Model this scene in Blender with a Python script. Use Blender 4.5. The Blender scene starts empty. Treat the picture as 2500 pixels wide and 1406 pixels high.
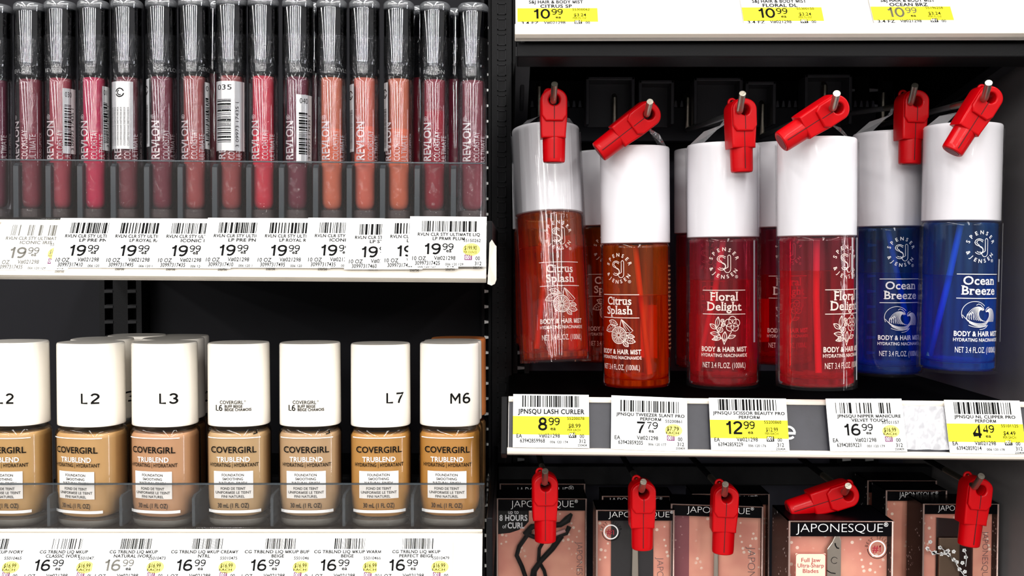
import bpy, bmesh, math, random
from mathutils import Vector, Matrix, Euler

# ------------------------------------------------------------------ camera, world, lights, exposure
S = bpy.context.scene
COL = S.collection
R_ = math.radians
PITCH, FPX, CAMY, CAMZ = R_(1.8), 2400.0, -0.6, 1.45
cam = bpy.data.cameras.new('camera')
cam.sensor_width = 36.0
cam.lens = FPX / 2500.0 * 36.0
cam.clip_start = 0.02
cam.clip_end = 60
cam_o = bpy.data.objects.new('camera', cam)
cam_o.location = (0, CAMY, CAMZ)
cam_o.rotation_euler = (math.pi / 2 - PITCH, 0, 0)
COL.objects.link(cam_o)
S.camera = cam_o

W = bpy.data.worlds.new('store_air')
S.world = W
W.use_nodes = True
W.node_tree.nodes['Background'].inputs[0].default_value = (1.0, 0.985, 0.97, 1)
W.node_tree.nodes['Background'].inputs[1].default_value = 0.4

def ceiling_strip(x, y0, y1, z, power, w=0.13):
    l = bpy.data.lights.new('ceiling_strip_light', 'AREA')
    l.shape = 'RECTANGLE'
    l.size, l.size_y = w, abs(y1 - y0)
    l.energy = power
    l.color = (1.0, 0.975, 0.94)
    o = bpy.data.objects.new('ceiling_strip_light', l)
    o.location = (x, (y0 + y1) / 2, z)
    COL.objects.link(o)

for lx in (-6.4, -4.7, -3.0, -1.3, 0.4, 2.1, 3.8):          # rows of fluorescent battens running away from the shelves
    ceiling_strip(lx, -0.3, -4.5, 3.2, 60, 0.22)
    ceiling_strip(lx, -4.5, -15.0, 3.2, 330, 0.22)
l = bpy.data.lights.new('added_side_light', 'AREA')    # added light off to the right, for vertical highlights on bottles and caps
l.shape = 'RECTANGLE'
l.size, l.size_y, l.energy, l.color = 0.3, 1.9, 30, (0.95, 0.97, 1.0)
o = bpy.data.objects.new('added_side_light', l)
o.location = (4.2, -1.5, 1.25)
o.rotation_euler = (math.pi / 2, 0, math.pi / 2 - 0.35 + math.pi / 2 - math.pi / 2)
COL.objects.link(o)

S.view_settings.view_transform = 'Standard'
S.view_settings.look = 'None'
S.view_settings.gamma = 1.0
S.view_settings.use_curve_mapping = False
S.view_settings.exposure = 0.0
S.cycles.transparent_max_bounces = 32
S.cycles.max_bounces = 8
S.cycles.sample_clamp_indirect = 5.0
S.cycles.caustics_reflective = False
S.cycles.caustics_refractive = False

rnd = random.Random(7)
CAM = Vector((0, CAMY, CAMZ))
FW = Vector((0, math.cos(PITCH), -math.sin(PITCH)))
UP = Vector((0, math.sin(PITCH), math.cos(PITCH)))

def ray(px, py):
    return Vector((1, 0, 0)) * ((px - 1250) / FPX) + UP * (-(py - 703) / FPX) + FW

def at(px, py, Y):
    d = ray(px, py)
    return CAM + d * ((Y - CAMY) / d.y)

def mpp(Y):                       # metres per photo pixel at depth Y
    return (Y - CAMY) / FPX

# ------------------------------------------------------------------ colours and materials
def lin(c):
    return tuple((x / 255 / 12.92) if x / 255 <= 0.04045 else ((x / 255 + 0.055) / 1.055) ** 2.4 for x in c)

MATS = {}
def _new(name):
    m = bpy.data.materials.new(name)
    m.use_nodes = True
    m.node_tree.nodes.clear()
    MATS[name] = m
    return m, m.node_tree.nodes, m.node_tree.links

def mat(name, rgb, rough=0.5, metal=0.0, spec=0.5, coat=0.0, mottle=0.06, mscale=120.0, bump=0.0, bscale=400.0, sss=0.0):
    if name in MATS:
        return MATS[name]
    m, n, l = _new(name)
    out = n.new('ShaderNodeOutputMaterial')
    p = n.new('ShaderNodeBsdfPrincipled')
    l.new(p.outputs[0], out.inputs[0])
    c = lin(rgb)
    tc = n.new('ShaderNodeTexCoord')
    no = n.new('ShaderNodeTexNoise')
    no.inputs['Scale'].default_value = mscale
    no.inputs['Detail'].default_value = 3
    l.new(tc.outputs['Object'], no.inputs['Vector'])
    mx = n.new('ShaderNodeMix')
    mx.data_type = 'RGBA'
    mx.inputs[6].default_value = (*[x * (1 - mottle) for x in c], 1)
    mx.inputs[7].default_value = (*[min(1, x * (1 + mottle)) for x in c], 1)
    l.new(no.outputs['Fac'], mx.inputs[0])
    l.new(mx.outputs[2], p.inputs['Base Color'])
    p.inputs['Roughness'].default_value = rough
    p.inputs['Metallic'].default_value = metal
    p.inputs['Specular IOR Level'].default_value = spec
    p.inputs['Coat Weight'].default_value = coat
    if sss:
        p.inputs['Subsurface Weight'].default_value = sss
        p.inputs['Subsurface Radius'].default_value = (0.004, 0.002, 0.001)
    if bump:
        b = n.new('ShaderNodeBump')
        b.inputs['Strength'].default_value = bump
        b.inputs['Distance'].default_value = 0.001
        nb = n.new('ShaderNodeTexNoise')
        nb.inputs['Scale'].default_value = bscale
        l.new(tc.outputs['Object'], nb.inputs['Vector'])
        l.new(nb.outputs['Fac'], b.inputs['Height'])
        l.new(b.outputs[0], p.inputs['Normal'])
    return m

def clear(name, tint=(250, 250, 252), gloss=1.0, base=0.03, rough=0.03, haze=0.0, hazecol=(230, 232, 238), wav=0.0, wscale=(200, 200, 14)):
    """thin clear plastic or glass: see-through, with a Fresnel sheen and optional haze"""
    m, n, l = _new(name)
    out = n.new('ShaderNodeOutputMaterial')
    tr = n.new('ShaderNodeBsdfTransparent')
    tr.inputs[0].default_value = (*lin(tint), 1)
    gl = n.new('ShaderNodeBsdfGlossy')
    gl.inputs['Roughness'].default_value = rough
    lw = n.new('ShaderNodeFresnel')
    lw.inputs['IOR'].default_value = 1.48
    ma = n.new('ShaderNodeMath')
    ma.operation = 'MULTIPLY_ADD'
    ma.inputs[1].default_value = gloss
    ma.inputs[2].default_value = base
    ma.use_clamp = True
    l.new(lw.outputs[0], ma.inputs[0])
    mx = n.new('ShaderNodeMixShader')
    l.new(ma.outputs[0], mx.inputs[0])
    l.new(gl.outputs[0], mx.inputs[2])
    if haze:
        df = n.new('ShaderNodeBsdfDiffuse')
        df.inputs[0].default_value = (*lin(hazecol), 1)
        mh = n.new('ShaderNodeMixShader')
        mh.inputs[0].default_value = haze
        l.new(tr.outputs[0], mh.inputs[1])
        l.new(df.outputs[0], mh.inputs[2])
        l.new(mh.outputs[0], mx.inputs[1])
    else:
        l.new(tr.outputs[0], mx.inputs[1])
    if wav:
        tc = n.new('ShaderNodeTexCoord')
        mp = n.new('ShaderNodeMapping')
        mp.inputs['Scale'].default_value = wscale
        nb = n.new('ShaderNodeTexNoise')
        nb.inputs['Scale'].default_value = 1.0
        nb.inputs['Detail'].default_value = 2
        b = n.new('ShaderNodeBump')
        b.inputs['Strength'].default_value = wav
        b.inputs['Distance'].default_value = 0.002
        l.new(tc.outputs['Object'], mp.inputs[0])
        l.new(mp.outputs[0], nb.inputs['Vector'])
        l.new(nb.outputs['Fac'], b.inputs['Height'])
        l.new(b.outputs[0], gl.inputs['Normal'])
        l.new(b.outputs[0], lw.inputs['Normal'])
    l.new(mx.outputs[0], out.inputs[0])
    return m

def liquid(name, rgb, body=0.5, tint=None, streak=0.12, edge=0.5):
    """coloured see-through liquid: part scattering body colour, part tinted transmission"""
    m, n, l = _new(name)
    out = n.new('ShaderNodeOutputMaterial')
    tr = n.new('ShaderNodeBsdfTransparent')
    tr.inputs[0].default_value = (*lin(tint or rgb), 1)
    p = n.new('ShaderNodeBsdfPrincipled')
    p.inputs['Base Color'].default_value = (*lin(rgb), 1)
    p.inputs['Roughness'].default_value = 0.15
    tl = n.new('ShaderNodeBsdfTranslucent')
    tl.inputs[0].default_value = (*lin(rgb), 1)
    m1 = n.new('ShaderNodeMixShader')
    m1.inputs[0].default_value = 0.3
    l.new(p.outputs[0], m1.inputs[1])
    l.new(tl.outputs[0], m1.inputs[2])
    tc = n.new('ShaderNodeTexCoord')
    mp = n.new('ShaderNodeMapping')
    mp.inputs['Scale'].default_value = (240, 240, 16)
    nb = n.new('ShaderNodeTexNoise')
    nb.inputs['Scale'].default_value = 1.0
    nb.inputs['Detail'].default_value = 3
    l.new(tc.outputs['Object'], mp.inputs[0])
    l.new(mp.outputs[0], nb.inputs['Vector'])
    cr = n.new('ShaderNodeMapRange')
    cr.inputs[1].default_value = 0.32
    cr.inputs[2].default_value = 0.68
    cr.inputs[3].default_value = body - streak
    cr.inputs[4].default_value = body + streak
    l.new(nb.outputs['Fac'], cr.inputs[0])
    lw = n.new('ShaderNodeLayerWeight')
    lw.inputs[0].default_value = 0.5
    pw = n.new('ShaderNodeMath'); pw.operation = 'POWER'; pw.inputs[1].default_value = 2.0
    l.new(lw.outputs['Facing'], pw.inputs[0])
    ma = n.new('ShaderNodeMath')
    ma.operation = 'MULTIPLY_ADD'
    ma.inputs[1].default_value = edge
    ma.use_clamp = True
    l.new(pw.outputs[0], ma.inputs[0])
    l.new(cr.outputs[0], ma.inputs[2])
    mx = n.new('ShaderNodeMixShader')
    l.new(ma.outputs[0], mx.inputs[0])
    l.new(tr.outputs[0], mx.inputs[1])
    l.new(m1.outputs[0], mx.inputs[2])
    l.new(mx.outputs[0], out.inputs[0])
    return m

def spotted(name, rgb, rgb2, spot, scale=260, thr=0.17, rough=0.35):
    """printed card: two soft tones with scattered pale blossoms"""
    m, n, l = _new(name)
    out = n.new('ShaderNodeOutputMaterial')
    p = n.new('ShaderNodeBsdfPrincipled')
    p.inputs['Roughness'].default_value = rough
    p.inputs['Specular IOR Level'].default_value = 0.12
    tc = n.new('ShaderNodeTexCoord')
    no = n.new('ShaderNodeTexNoise')
    no.inputs['Scale'].default_value = 38
    vo = n.new('ShaderNodeTexVoronoi')
    vo.inputs['Scale'].default_value = scale
    n2 = n.new('ShaderNodeTexNoise')
    n2.inputs['Scale'].default_value = 60
    l.new(tc.outputs['Object'], no.inputs['Vector'])
    l.new(tc.outputs['Object'], vo.inputs['Vector'])
    l.new(tc.outputs['Object'], n2.inputs['Vector'])
    a = n.new('ShaderNodeMix'); a.data_type = 'RGBA'
    a.inputs[6].default_value = (*lin(rgb), 1)
    a.inputs[7].default_value = (*lin(rgb2), 1)
    r1 = n.new('ShaderNodeMapRange'); r1.inputs[1].default_value = 0.35; r1.inputs[2].default_value = 0.65
    l.new(no.outputs['Fac'], r1.inputs[0])
    l.new(r1.outputs[0], a.inputs[0])
    r2 = n.new('ShaderNodeMapRange')
    r2.inputs[1].default_value = thr
    r2.inputs[2].default_value = thr * 0.75
    l.new(vo.outputs['Distance'], r2.inputs[0])
    r3 = n.new('ShaderNodeMapRange'); r3.inputs[1].default_value = 0.52; r3.inputs[2].default_value = 0.6
    l.new(n2.outputs['Fac'], r3.inputs[0])
    mu = n.new('ShaderNodeMath'); mu.operation = 'MULTIPLY'
    l.new(r2.outputs[0], mu.inputs[0]); l.new(r3.outputs[0], mu.inputs[1])
    b = n.new('ShaderNodeMix'); b.data_type = 'RGBA'
    l.new(mu.outputs[0], b.inputs[0])
    l.new(a.outputs[2], b.inputs[6])
    b.inputs[7].default_value = (*lin(spot), 1)
    l.new(b.outputs[2], p.inputs['Base Color'])
    l.new(p.outputs[0], out.inputs[0])
    return m

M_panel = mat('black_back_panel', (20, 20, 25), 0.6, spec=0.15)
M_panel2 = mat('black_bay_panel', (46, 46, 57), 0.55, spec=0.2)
M_black = mat('black_powder_coat', (9, 9, 12), 0.5, spec=0.15, bump=0.1, bscale=900)
M_deep = mat('black_shelf_underside', (4, 4, 6), 0.6, spec=0.1)
M_grey = mat('grey_side_panel', (120, 117, 118), 0.5, spec=0.3)
M_floor = mat('grey_floor_tile', (112, 110, 106), 0.5, spec=.2)
M_rail = mat('white_price_rail', (236, 228, 216), 0.35, mottle=0.02)
M_railback = mat('white_rail_backing', (226, 222, 216), 0.4, mottle=0.02)
M_insert = mat('scuffed_dark_insert', (46, 46, 54), 0.45, mottle=0.35, mscale=90, bump=0.1)
M_paper = mat('white_tag_paper', (246, 246, 244), 0.55, mottle=0.01)
M_ink = mat('black_ink', (10, 10, 11), 0.7, spec=0.1)
M_fade = mat('faded_ink', (112, 110, 104), 0.7, spec=.1)
M_yellow = mat('yellow_highlight_print', (255, 246, 0), 0.55, mottle=0.01)
M_paleyel = mat('pale_yellow_print', (255, 240, 110), 0.55, mottle=0.03)
M_purple = mat('plum_code_print', (110, 30, 90), 0.6)
M_white = mat('white_print', (250, 250, 250), 0.5, mottle=0.01)
M_softwhite = mat('soft_white_print', (232, 214, 206), 0.5, mottle=0.01)
M_steel = mat('zinc_wire', (176, 170, 156), 0.38, metal=1.0, bump=0.15, bscale=600)
M_red = mat('red_plastic', (190, 0, 10), 0.38, spec=0.16, coat=0.1, mottle=0.02)
M_redd = mat('dark_red_plastic', (120, 2, 10), 0.5)
M_seam = mat('seam_shadow_gap', (60, 0, 4), 0.8)
M_brass = mat('brass_pin', (206, 190, 150), 0.3, metal=1.0)
M_clear = clear('clear_shell', gloss=0.9, base=0.02, rough=0.02)
M_capclear = clear('clear_cap_shell', (244, 246, 250), gloss=1.0, base=0.05, rough=0.008)
M_wrap = clear('shrink_wrap', gloss=0.55, base=0.006, rough=0.03, haze=0.006, wav=0.5, wscale=(500, 500, 120))
M_film = clear('clear_film', (255, 255, 255), gloss=0.35, base=0.0, rough=0.05, haze=0.004, wav=0.6, wscale=(120, 120, 30))
M_strap = clear('strap_film', gloss=0.8, base=0.06, rough=0.08, haze=0.30, hazecol=(240, 240, 244), wav=0.6, wscale=(150, 150, 150))
M_filmglint = clear('painted_film_highlight', gloss=1.0, base=0.2, rough=0.05, haze=0.5, hazecol=(236, 240, 246))  # pale haze for highlights painted onto the mist bottles
M_filmw = clear('crinkled_film', (255, 255, 255), gloss=0.7, base=0.0, rough=0.015, haze=0.004, wav=0.4, wscale=(300, 300, 5))
M_tray = clear('clear_acrylic', (252, 252, 252), gloss=0.4, base=0.008, rough=0.05, haze=0.015, hazecol=(176, 164, 160))
M_trayedge = clear('acrylic_edge', (150, 160, 168), gloss=0.6, base=0.03, rough=0.15, haze=0.45, hazecol=(84, 94, 102))
M_glass = clear('clear_glass', (250, 251, 251), gloss=0.8, base=0.0, rough=0.02)
M_glassbase = clear('thick_glass_base', (214, 214, 212), gloss=1.2, base=0.05, rough=0.05, haze=0.42, hazecol=(206, 200, 190), wav=0.3, wscale=(120, 120, 400))
M_tubebase = clear('cloudy_tube_base', gloss=0.8, base=0.03, rough=0.08, haze=0.40, hazecol=(150, 128, 124))
M_rim = clear('thick_clear_rim', gloss=1.0, base=0.12, rough=0.06, haze=0.22, hazecol=(196, 200, 206))
M_capblack = mat('black_gloss_plastic', (12, 12, 16), 0.08, spec=0.6)
M_capgrey = mat('smoke_grey_sleeve', (70, 74, 80), 0.2, spec=0.6)
M_mistcap = mat('white_gloss_cap', (244, 242, 248), 0.22, mottle=0.01, coat=0.15)
M_creamcap = mat('cream_gloss_cap', (246, 240, 230), 0.2, mottle=0.01, coat=0.2)
M_orangecap = mat('orange_cap', (214, 130, 72), 0.3)
M_patch = mat('pale_label_print', (240, 236, 232), 0.5, mottle=0.02)

# ------------------------------------------------------------------ glyphs of the built-in font, cached once
def build_glyphs():
    chars = "".join(chr(c) for c in range(33, 127)) + "®™°"
    made = []
    for w, off in (('l', -0.018), ('r', 0.0), ('b', 0.016), ('B', 0.028)):
        for ch in chars + ' ':
            for k, s in enumerate((ch, ch + 'I')):
                c = bpy.data.curves.new('glyph', 'FONT')
                c.body = s
                c.size = 1.0
                c.offset = min(off, .004) if ch == 'M' else off
                c.resolution_u = 3
                o = bpy.data.objects.new('glyph', c)
                COL.objects.link(o)
                made.append((w, ch, k, o))
    c = bpy.data.curves.new('glyph', 'FONT'); c.body = 'I'
    oi = bpy.data.objects.new('glyph', c); COL.objects.link(oi)
    dg = bpy.context.evaluated_depsgraph_get()
    dg.update()
    def pull(o):
        me = bpy.data.meshes.new_from_object(o.evaluated_get(dg))
        v = [(p.co.x, p.co.y) for p in me.vertices]
        f = [tuple(p.vertices) for p in me.polygons]
        bpy.data.meshes.remove(me)
        return v, f
    imax = max(x for x, y in pull(oi)[0])
    G = {}
    tmp = {}
    for w, ch, k, o in made:
        v, f = pull(o)
        if k == 0:
            tmp[(w, ch)] = (v, f)
        else:
            G[(w, ch)] = (*tmp[(w, ch)], max(x for x, y in v) - imax)
    ch_ = max(y for x, y in G[('r', 'H')][0])
    for w, t in (('l', .045), ('r', .078), ('b', .105), ('B', .128)):       # plain upright M
        wd = .60
        x0, x1, xm = .07, .07 + wd, .07 + wd / 2
        v = [(x0, 0), (x0 + t, 0), (x0 + t, ch_), (x0, ch_), (x1 - t, 0), (x1, 0), (x1, ch_), (x1 - t, ch_),
             (x0, ch_), (x0 + t * 1.15, ch_), (xm + t * .55, 0), (xm - t * .55, 0), (x1 - t * 1.15, ch_), (x1, ch_)]
        G[(w, 'M')] = (v, [(0, 1, 2, 3), (4, 5, 6, 7), (8, 11, 10, 9), (12, 11, 10, 13)], wd + .14)
    for w, ch, k, o in made + [(0, 0, 0, oi)]:
        c = o.data
        bpy.data.objects.remove(o)
        bpy.data.curves.remove(c)
    return G
GLY = build_glyphs()
CAPH = max(y for x, y in GLY[('r', 'H')][0])

# ticks that turn the plain letters into slab-serif ones: (x as fraction of glyph box, level)
SERIF = {'i': [(.5, 'b'), (.2, 'x')], 'r': [(.12, 'b'), (0, 'x')], 'u': [(0, 'x'), (.78, 'x'), (1, 'b')], 'p': [(0, 'x'), (.12, 'd')],
         'l': [(.5, 'b'), (.1, 't')], 'h': [(.1, 'b'), (.9, 'b'), (0, 't')], 'n': [(.1, 'b'), (.9, 'b'), (0, 'x')], 'F': [(.14, 'b'), (.02, 't')],
         'D': [(.02, 'b'), (.02, 't')], 'B': [(.02, 'b'), (.02, 't')], 'a': [(1, 'b')], 'C': [(.95, 'T')], 'S': [(.9, 'T')], 't': [(.9, 'b')]}

# stroke numerals for the big prices, in a unit-high box
def arc(cx, cy, rx, ry, a0, a1, n=14):
    return [(cx + rx * math.cos(R_(a0 + (a1 - a0) * i / n)), cy + ry * math.sin(R_(a0 + (a1 - a0) * i / n))) for i in range(n + 1)]
NUM = {
    'L': (.58, [[(.12, 1), (.12, .07), (.52, .07)]]),
    'M': (.86, [[(.10, 0), (.10, .96)], [(.10, .98), (.43, .36), (.76, .98)], [(.76, .96), (.76, 0)]]),
    ' ': (.12, []),
    '0': (.60, [arc(.30, .5, .22, .43, 0, 360, 24)]),
    '1': (.46, [[(.10, .74), (.22, .78), (.30, .92), (.32, 1.0)], [(.30, 1.0), (.30, 0)]]),
    '2': (.58, [arc(.29, .70, .21, .23, 165, -35, 14) + [(.36, .44), (.16, .22), (.09, .08)], [(.04, .07), (.54, .07)]]),
    '3': (.58, [arc(.28, .71, .20, .22, 160, -90, 14), arc(.28, .28, .22, .22, 90, -165, 14)]),
    '4': (.60, [[(.42, 0), (.42, .97), (.06, .30), (.06, .26), (.56, .26)]]),
    '5': (.58, [[(.50, .93), (.16, .93), (.11, .52)] + arc(.28, .32, .22, .25, 130, -160, 16)]),
    '6': (.60, [arc(.30, .31, .22, .24, 0, 360, 22), arc(.34, .42, .26, .51, 60, 185, 14)]),
    '7': (.56, [[(.05, .92), (.50, .92), (.36, .62), (.25, .30), (.20, 0)]]),
    '8': (.60, [arc(.30, .72, .18, .21, 0, 360, 22), arc(.30, .28, .22, .21, 0, 360, 22)]),
    '9': (.60, [arc(.30, .69, .22, .24, 0, 360, 22), arc(.26, .58, .26, .51, -120, 5, 14)]),
}

# ------------------------------------------------------------------ mesh builder
def flat(y=0.0):
    return lambda u, v: (u, y, v)

def cyl(R, a0=0.0, z0=0.0):
    return lambda u, v: (R * math.sin(a0 + u / R), -R * math.cos(a0 + u / R), z0 + v)

def oval(a, b, n, eps, z0=0.0):
    def f(u, v):
        t = min(0.999, abs(u / a))
        return (u, -(b * (1 - t ** n) ** (1 / n) + eps), z0 + v)
    return f

class MB:
    def __init__(s):
        s.v, s.f, s.m = [], [], []

    def add(s, verts, faces, mi=0):
        b = len(s.v)
        s.v.extend(verts)
        for f in faces:
            s.f.append(tuple(b + i for i in f))
            s.m.append(mi)

    def box(s, x0, x1, y0, y1, z0, z1, mi=0):
        v = [(x, y, z) for x in (x0, x1) for y in (y0, y1) for z in (z0, z1)]
        s.add(v, [(0, 1, 3, 2), (4, 6, 7, 5), (0, 4, 5, 1), (2, 3, 7, 6), (0, 2, 6, 4), (1, 5, 7, 3)], mi)

    def prism(s, pts, x0, x1, mi=0, axis='x'):
        """closed outline pts (y,z) swept along x, or (x,z) swept along y"""
        n = len(pts)
        if axis == 'x':
            v = [(x0, p[0], p[1]) for p in pts] + [(x1, p[0], p[1]) for p in pts]
        else:
            v = [(p[0], x0, p[1]) for p in pts] + [(p[0], x1, p[1]) for p in pts]
        s.add(v, [(i, (i + 1) % n, n + (i + 1) % n, n + i) for i in range(n)] + [tuple(range(n - 1, -1, -1)), tuple(range(n, 2 * n))], mi)

    def lathe(s, prof, n=40, sx=1.0, sy=1.0, ex=2.0, mi=0, cap0=True, cap1=True, cx=0.0, cy=0.0):
        """prof: (r,z) list; section a superellipse of exponent ex"""
        sec = []
        for i in range(n):
            a = 2 * math.pi * i / n
            c, q = math.cos(a), math.sin(a)
            sec.append((math.copysign(abs(c) ** (2 / ex), c) * sx, math.copysign(abs(q) ** (2 / ex), q) * sy))
        v, f = [], []
        full = [prof[0]]
        for p, q in zip(prof, prof[1:]):            # short end loops keep long walls straight when shaded smooth
            L = abs(p[1] - q[1])
            if L > .006:
                for g in (.0009 / L, 1 - .0009 / L):
                    full.append((p[0] + (q[0] - p[0]) * g, p[1] + (q[1] - p[1]) * g))
            full.append(q)
        prof = full
        for r, z in prof:
            v += [(cx + r * x, cy + r * y, z) for x, y in sec]
        for k in range(len(prof) - 1):
            for i in range(n):
                j = (i + 1) % n
                f.append((k * n + i, k * n + j, (k + 1) * n + j, (k + 1) * n + i))
        if cap0:
            f.append(tuple(range(n - 1, -1, -1)))
        if cap1:
            f.append(tuple((len(prof) - 1) * n + i for i in range(n)))
        s.add(v, f, mi)

    def tube(s, pts, r, n=10, mi=0):
        pts = [Vector(p) for p in pts]
        rr = r if isinstance(r, (list, tuple)) else [r] * len(pts)
        v, f = [], []
        nrm = None
        for i, p in enumerate(pts):
            t = (pts[min(i + 1, len(pts) - 1)] - pts[max(i - 1, 0)]).normalized()
            if nrm is None:
                nrm = t.orthogonal().normalized()
            nrm = (nrm - t * nrm.dot(t)).normalized()
            b = t.cross(nrm)
            v += [tuple(p + (nrm * math.cos(2 * math.pi * k / n) + b * math.sin(2 * math.pi * k / n)) * rr[i]) for k in range(n)]
        for i in range(len(pts) - 1):
            for k in range(n):
                j = (k + 1) % n
                f.append((i * n + k, i * n + j, (i + 1) * n + j, (i + 1) * n + k))
        f += [tuple(range(n - 1, -1, -1)), tuple((len(pts) - 1) * n + k for k in range(n))]
        s.add(v, f, mi)

    def ribbon(s, pts, w, fn=None, mi=0, closed=False):
        fn = fn or flat()
        n = len(pts)
        v, f = [], []
        for i, p in enumerate(pts):
            if closed:
                a, b = pts[i - 1], pts[(i + 1) % n]
            else:
                a, b = pts[max(i - 1, 0)], pts[min(i + 1, n - 1)]
            dx, dy = b[0] - a[0], b[1] - a[1]
            L = math.hypot(dx, dy) or 1e-9
            ox, oy = -dy / L * w / 2, dx / L * w / 2
            k = 1.0
            if 0 < i < n - 1:
                d1 = (p[0] - a[0], p[1] - a[1]); l1 = math.hypot(*d1) or 1e-9
                c = max(0.5, abs((d1[0] * dx + d1[1] * dy) / (l1 * L)))
                k = 1 / c
            v += [fn(p[0] + ox * k, p[1] + oy * k), fn(p[0] - ox * k, p[1] - oy * k)]
        for i in range(n if closed else n - 1):
            j = (i + 1) % n
            f.append((2 * i, 2 * i + 1, 2 * j + 1, 2 * j))
        s.add(v, f, mi)

    def line(s, x0, x1, y, w, fn=None, mi=0, n=14):
        s.ribbon([(x0 + (x1 - x0) * i / n, y) for i in range(n + 1)], w, fn, mi)

    def patch(s, u0, u1, v0, v1, fn=None, mi=0, nu=12, nv=1):
        fn = fn or flat()
        v = [fn(u0 + (u1 - u0) * i / nu, v0 + (v1 - v0) * j / nv) for j in range(nv + 1) for i in range(nu + 1)]
        f = [(j * (nu + 1) + i, j * (nu + 1) + i + 1, (j + 1) * (nu + 1) + i + 1, (j + 1) * (nu + 1) + i) for j in range(nv) for i in range(nu)]
        s.add(v, f, mi)

    def disc(s, cx, cy, rx, ry, fn=None, mi=0, n=24):
        fn = fn or flat()
        v = [fn(cx + rx * math.cos(2 * math.pi * i / n), cy + ry * math.sin(2 * math.pi * i / n)) for i in range(n)]
        s.add(v, [tuple(range(n))], mi)

    def text(s, st, x, y, h, x1=None, align='L', w='r', fn=None, mi=0, sx=1.0, track=0.0, vert=False, serif=False):
        """st with cap height h, baseline y, from x (fitted to end at x1 if given)"""
        if not st:
            return
        fn = fn or flat()
        k = h / CAPH
        tot = sum(GLY[(w, c)][2] + track for c in st) - track
        if x1 is not None:
            sx = (x1 - x) / (tot * k)
        elif align == 'C':
            x -= tot * k * sx / 2
        elif align == 'R':
            x -= tot * k * sx
        pen = 0.0
        for c in st:
            gv, gf, adv = GLY[(w, c)]
            put = lambda a, b: fn(-(y + b * k), x + (pen + a) * k * sx) if vert else fn(x + (pen + a) * k * sx, y + b * k)
            if gv:
                s.add([put(a, b) for a, b in gv], gf, mi)
                if serif and c in SERIF:
                    xs = [a for a, b in gv]
                    g0, g1 = min(xs), max(xs)
                    for fx, lev in SERIF[c]:
                        cx = g0 + 0.05 + (g1 - g0 - 0.1) * fx
                        if lev == 'T':
                            s.add([put(cx - .03, .42), put(cx + .03, .42), put(cx + .03, CAPH * 1.0), put(cx - .03, CAPH)], [(0, 1, 2, 3)], mi)
                            continue
                        yy = {'b': .0, 'x': CAPH * .62, 't': CAPH * 1.02, 'd': -CAPH * .32}[lev]
                        s.add([put(cx - .12, yy), put(cx + .12, yy), put(cx + .12, yy + .055), put(cx - .12, yy + .055)], [(0, 1, 2, 3)], mi)
            pen += adv + track

    def arctext(s, st, cx, cy, r, a0, a1, h, fn=None, mi=0, w='b', inward=False):
        """letters spread round a ring from angle a0 to a1 (degrees)"""
        fn = fn or flat()
        k = h / CAPH
        for i, c in enumerate(st):
            a = R_(a0 + (a1 - a0) * i / max(1, len(st) - 1))
            gv, gf, adv = GLY[(w, c)]
            if not gv:
                continue
            mid = (max(p[0] for p in gv) + min(p[0] for p in gv)) / 2
            t = a - math.pi / 2 if not inward else a + math.pi / 2
            ct, st_ = math.cos(t), math.sin(t)
            ox, oy = cx + r * math.cos(a), cy + r * math.sin(a)
            s.add([fn(ox + (p[0] - mid) * k * ct - (p[1] - CAPH / 2) * k * st_, oy + (p[0] - mid) * k * st_ + (p[1] - CAPH / 2) * k * ct) for p in gv], gf, mi)

    def number(s, st, x, y, h, x1=None, wt=0.15, fn=None, mi=0):
        tot = sum(NUM[c][0] for c in st)
        sx = (x1 - x) / (tot * h) if x1 is not None else 1.0
        pen = 0.0
        for c in st:
            wd, strokes = NUM[c]
            for p in strokes:
                s.ribbon([(x + (pen + a) * h * sx, y + b * h) for a, b in p], wt * h, fn, mi)
            pen += wd

    def barcode(s, x0, x1, y0, y1, seed, fn=None, mi=0, gaps=0.0):
        r = random.Random(seed)
        n = 95
        u = (x1 - x0) / n
        i = 0
        while i < n:
            w = r.choice((1, 1, 1, 2, 2, 3, 4))
            if i + w > n:
                break
            if r.random() >= gaps:
                s.add([(fn or flat())(*q) for q in ((x0 + i * u, y0), (x0 + (i + w) * u, y0), (x0 + (i + w) * u, y1), (x0 + i * u, y1))], [(0, 1, 2, 3)], mi)
            i += w + r.choice((1, 1, 2, 2, 3))

    def build(s, name, mats, parent=None, bevel=0.0, smooth=None, label=None, segs=2):
        me = bpy.data.meshes.new(name)
        me.from_pydata(s.v, [], s.f)
        mats = mats if isinstance(mats, (list, tuple)) else [mats]
        for m in mats:
            me.materials.append(m)
        if len(mats) > 1:
            me.polygons.foreach_set('material_index', s.m)
        if bevel:
            bm = bmesh.new()
            bm.from_mesh(me)
            bmesh.ops.recalc_face_normals(bm, faces=bm.faces)
            es = [e for e in bm.edges if len(e.link_faces) == 2 and e.calc_face_angle(0) > R_(40)]
            bmesh.ops.bevel(bm, geom=es, offset=bevel, segments=segs, profile=0.5, affect='EDGES', clamp_overlap=True)
            bm.to_mesh(me)
            bm.free()
        if smooth is not None:
            me.polygons.foreach_set('use_smooth', [True] * len(me.polygons))
            me.set_sharp_from_angle(angle=R_(smooth))
        me.update()
        o = bpy.data.objects.new(name, me)
        COL.objects.link(o)
        if parent:
            o.parent = parent
        if label:
            o['label'] = label
        return o

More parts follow.
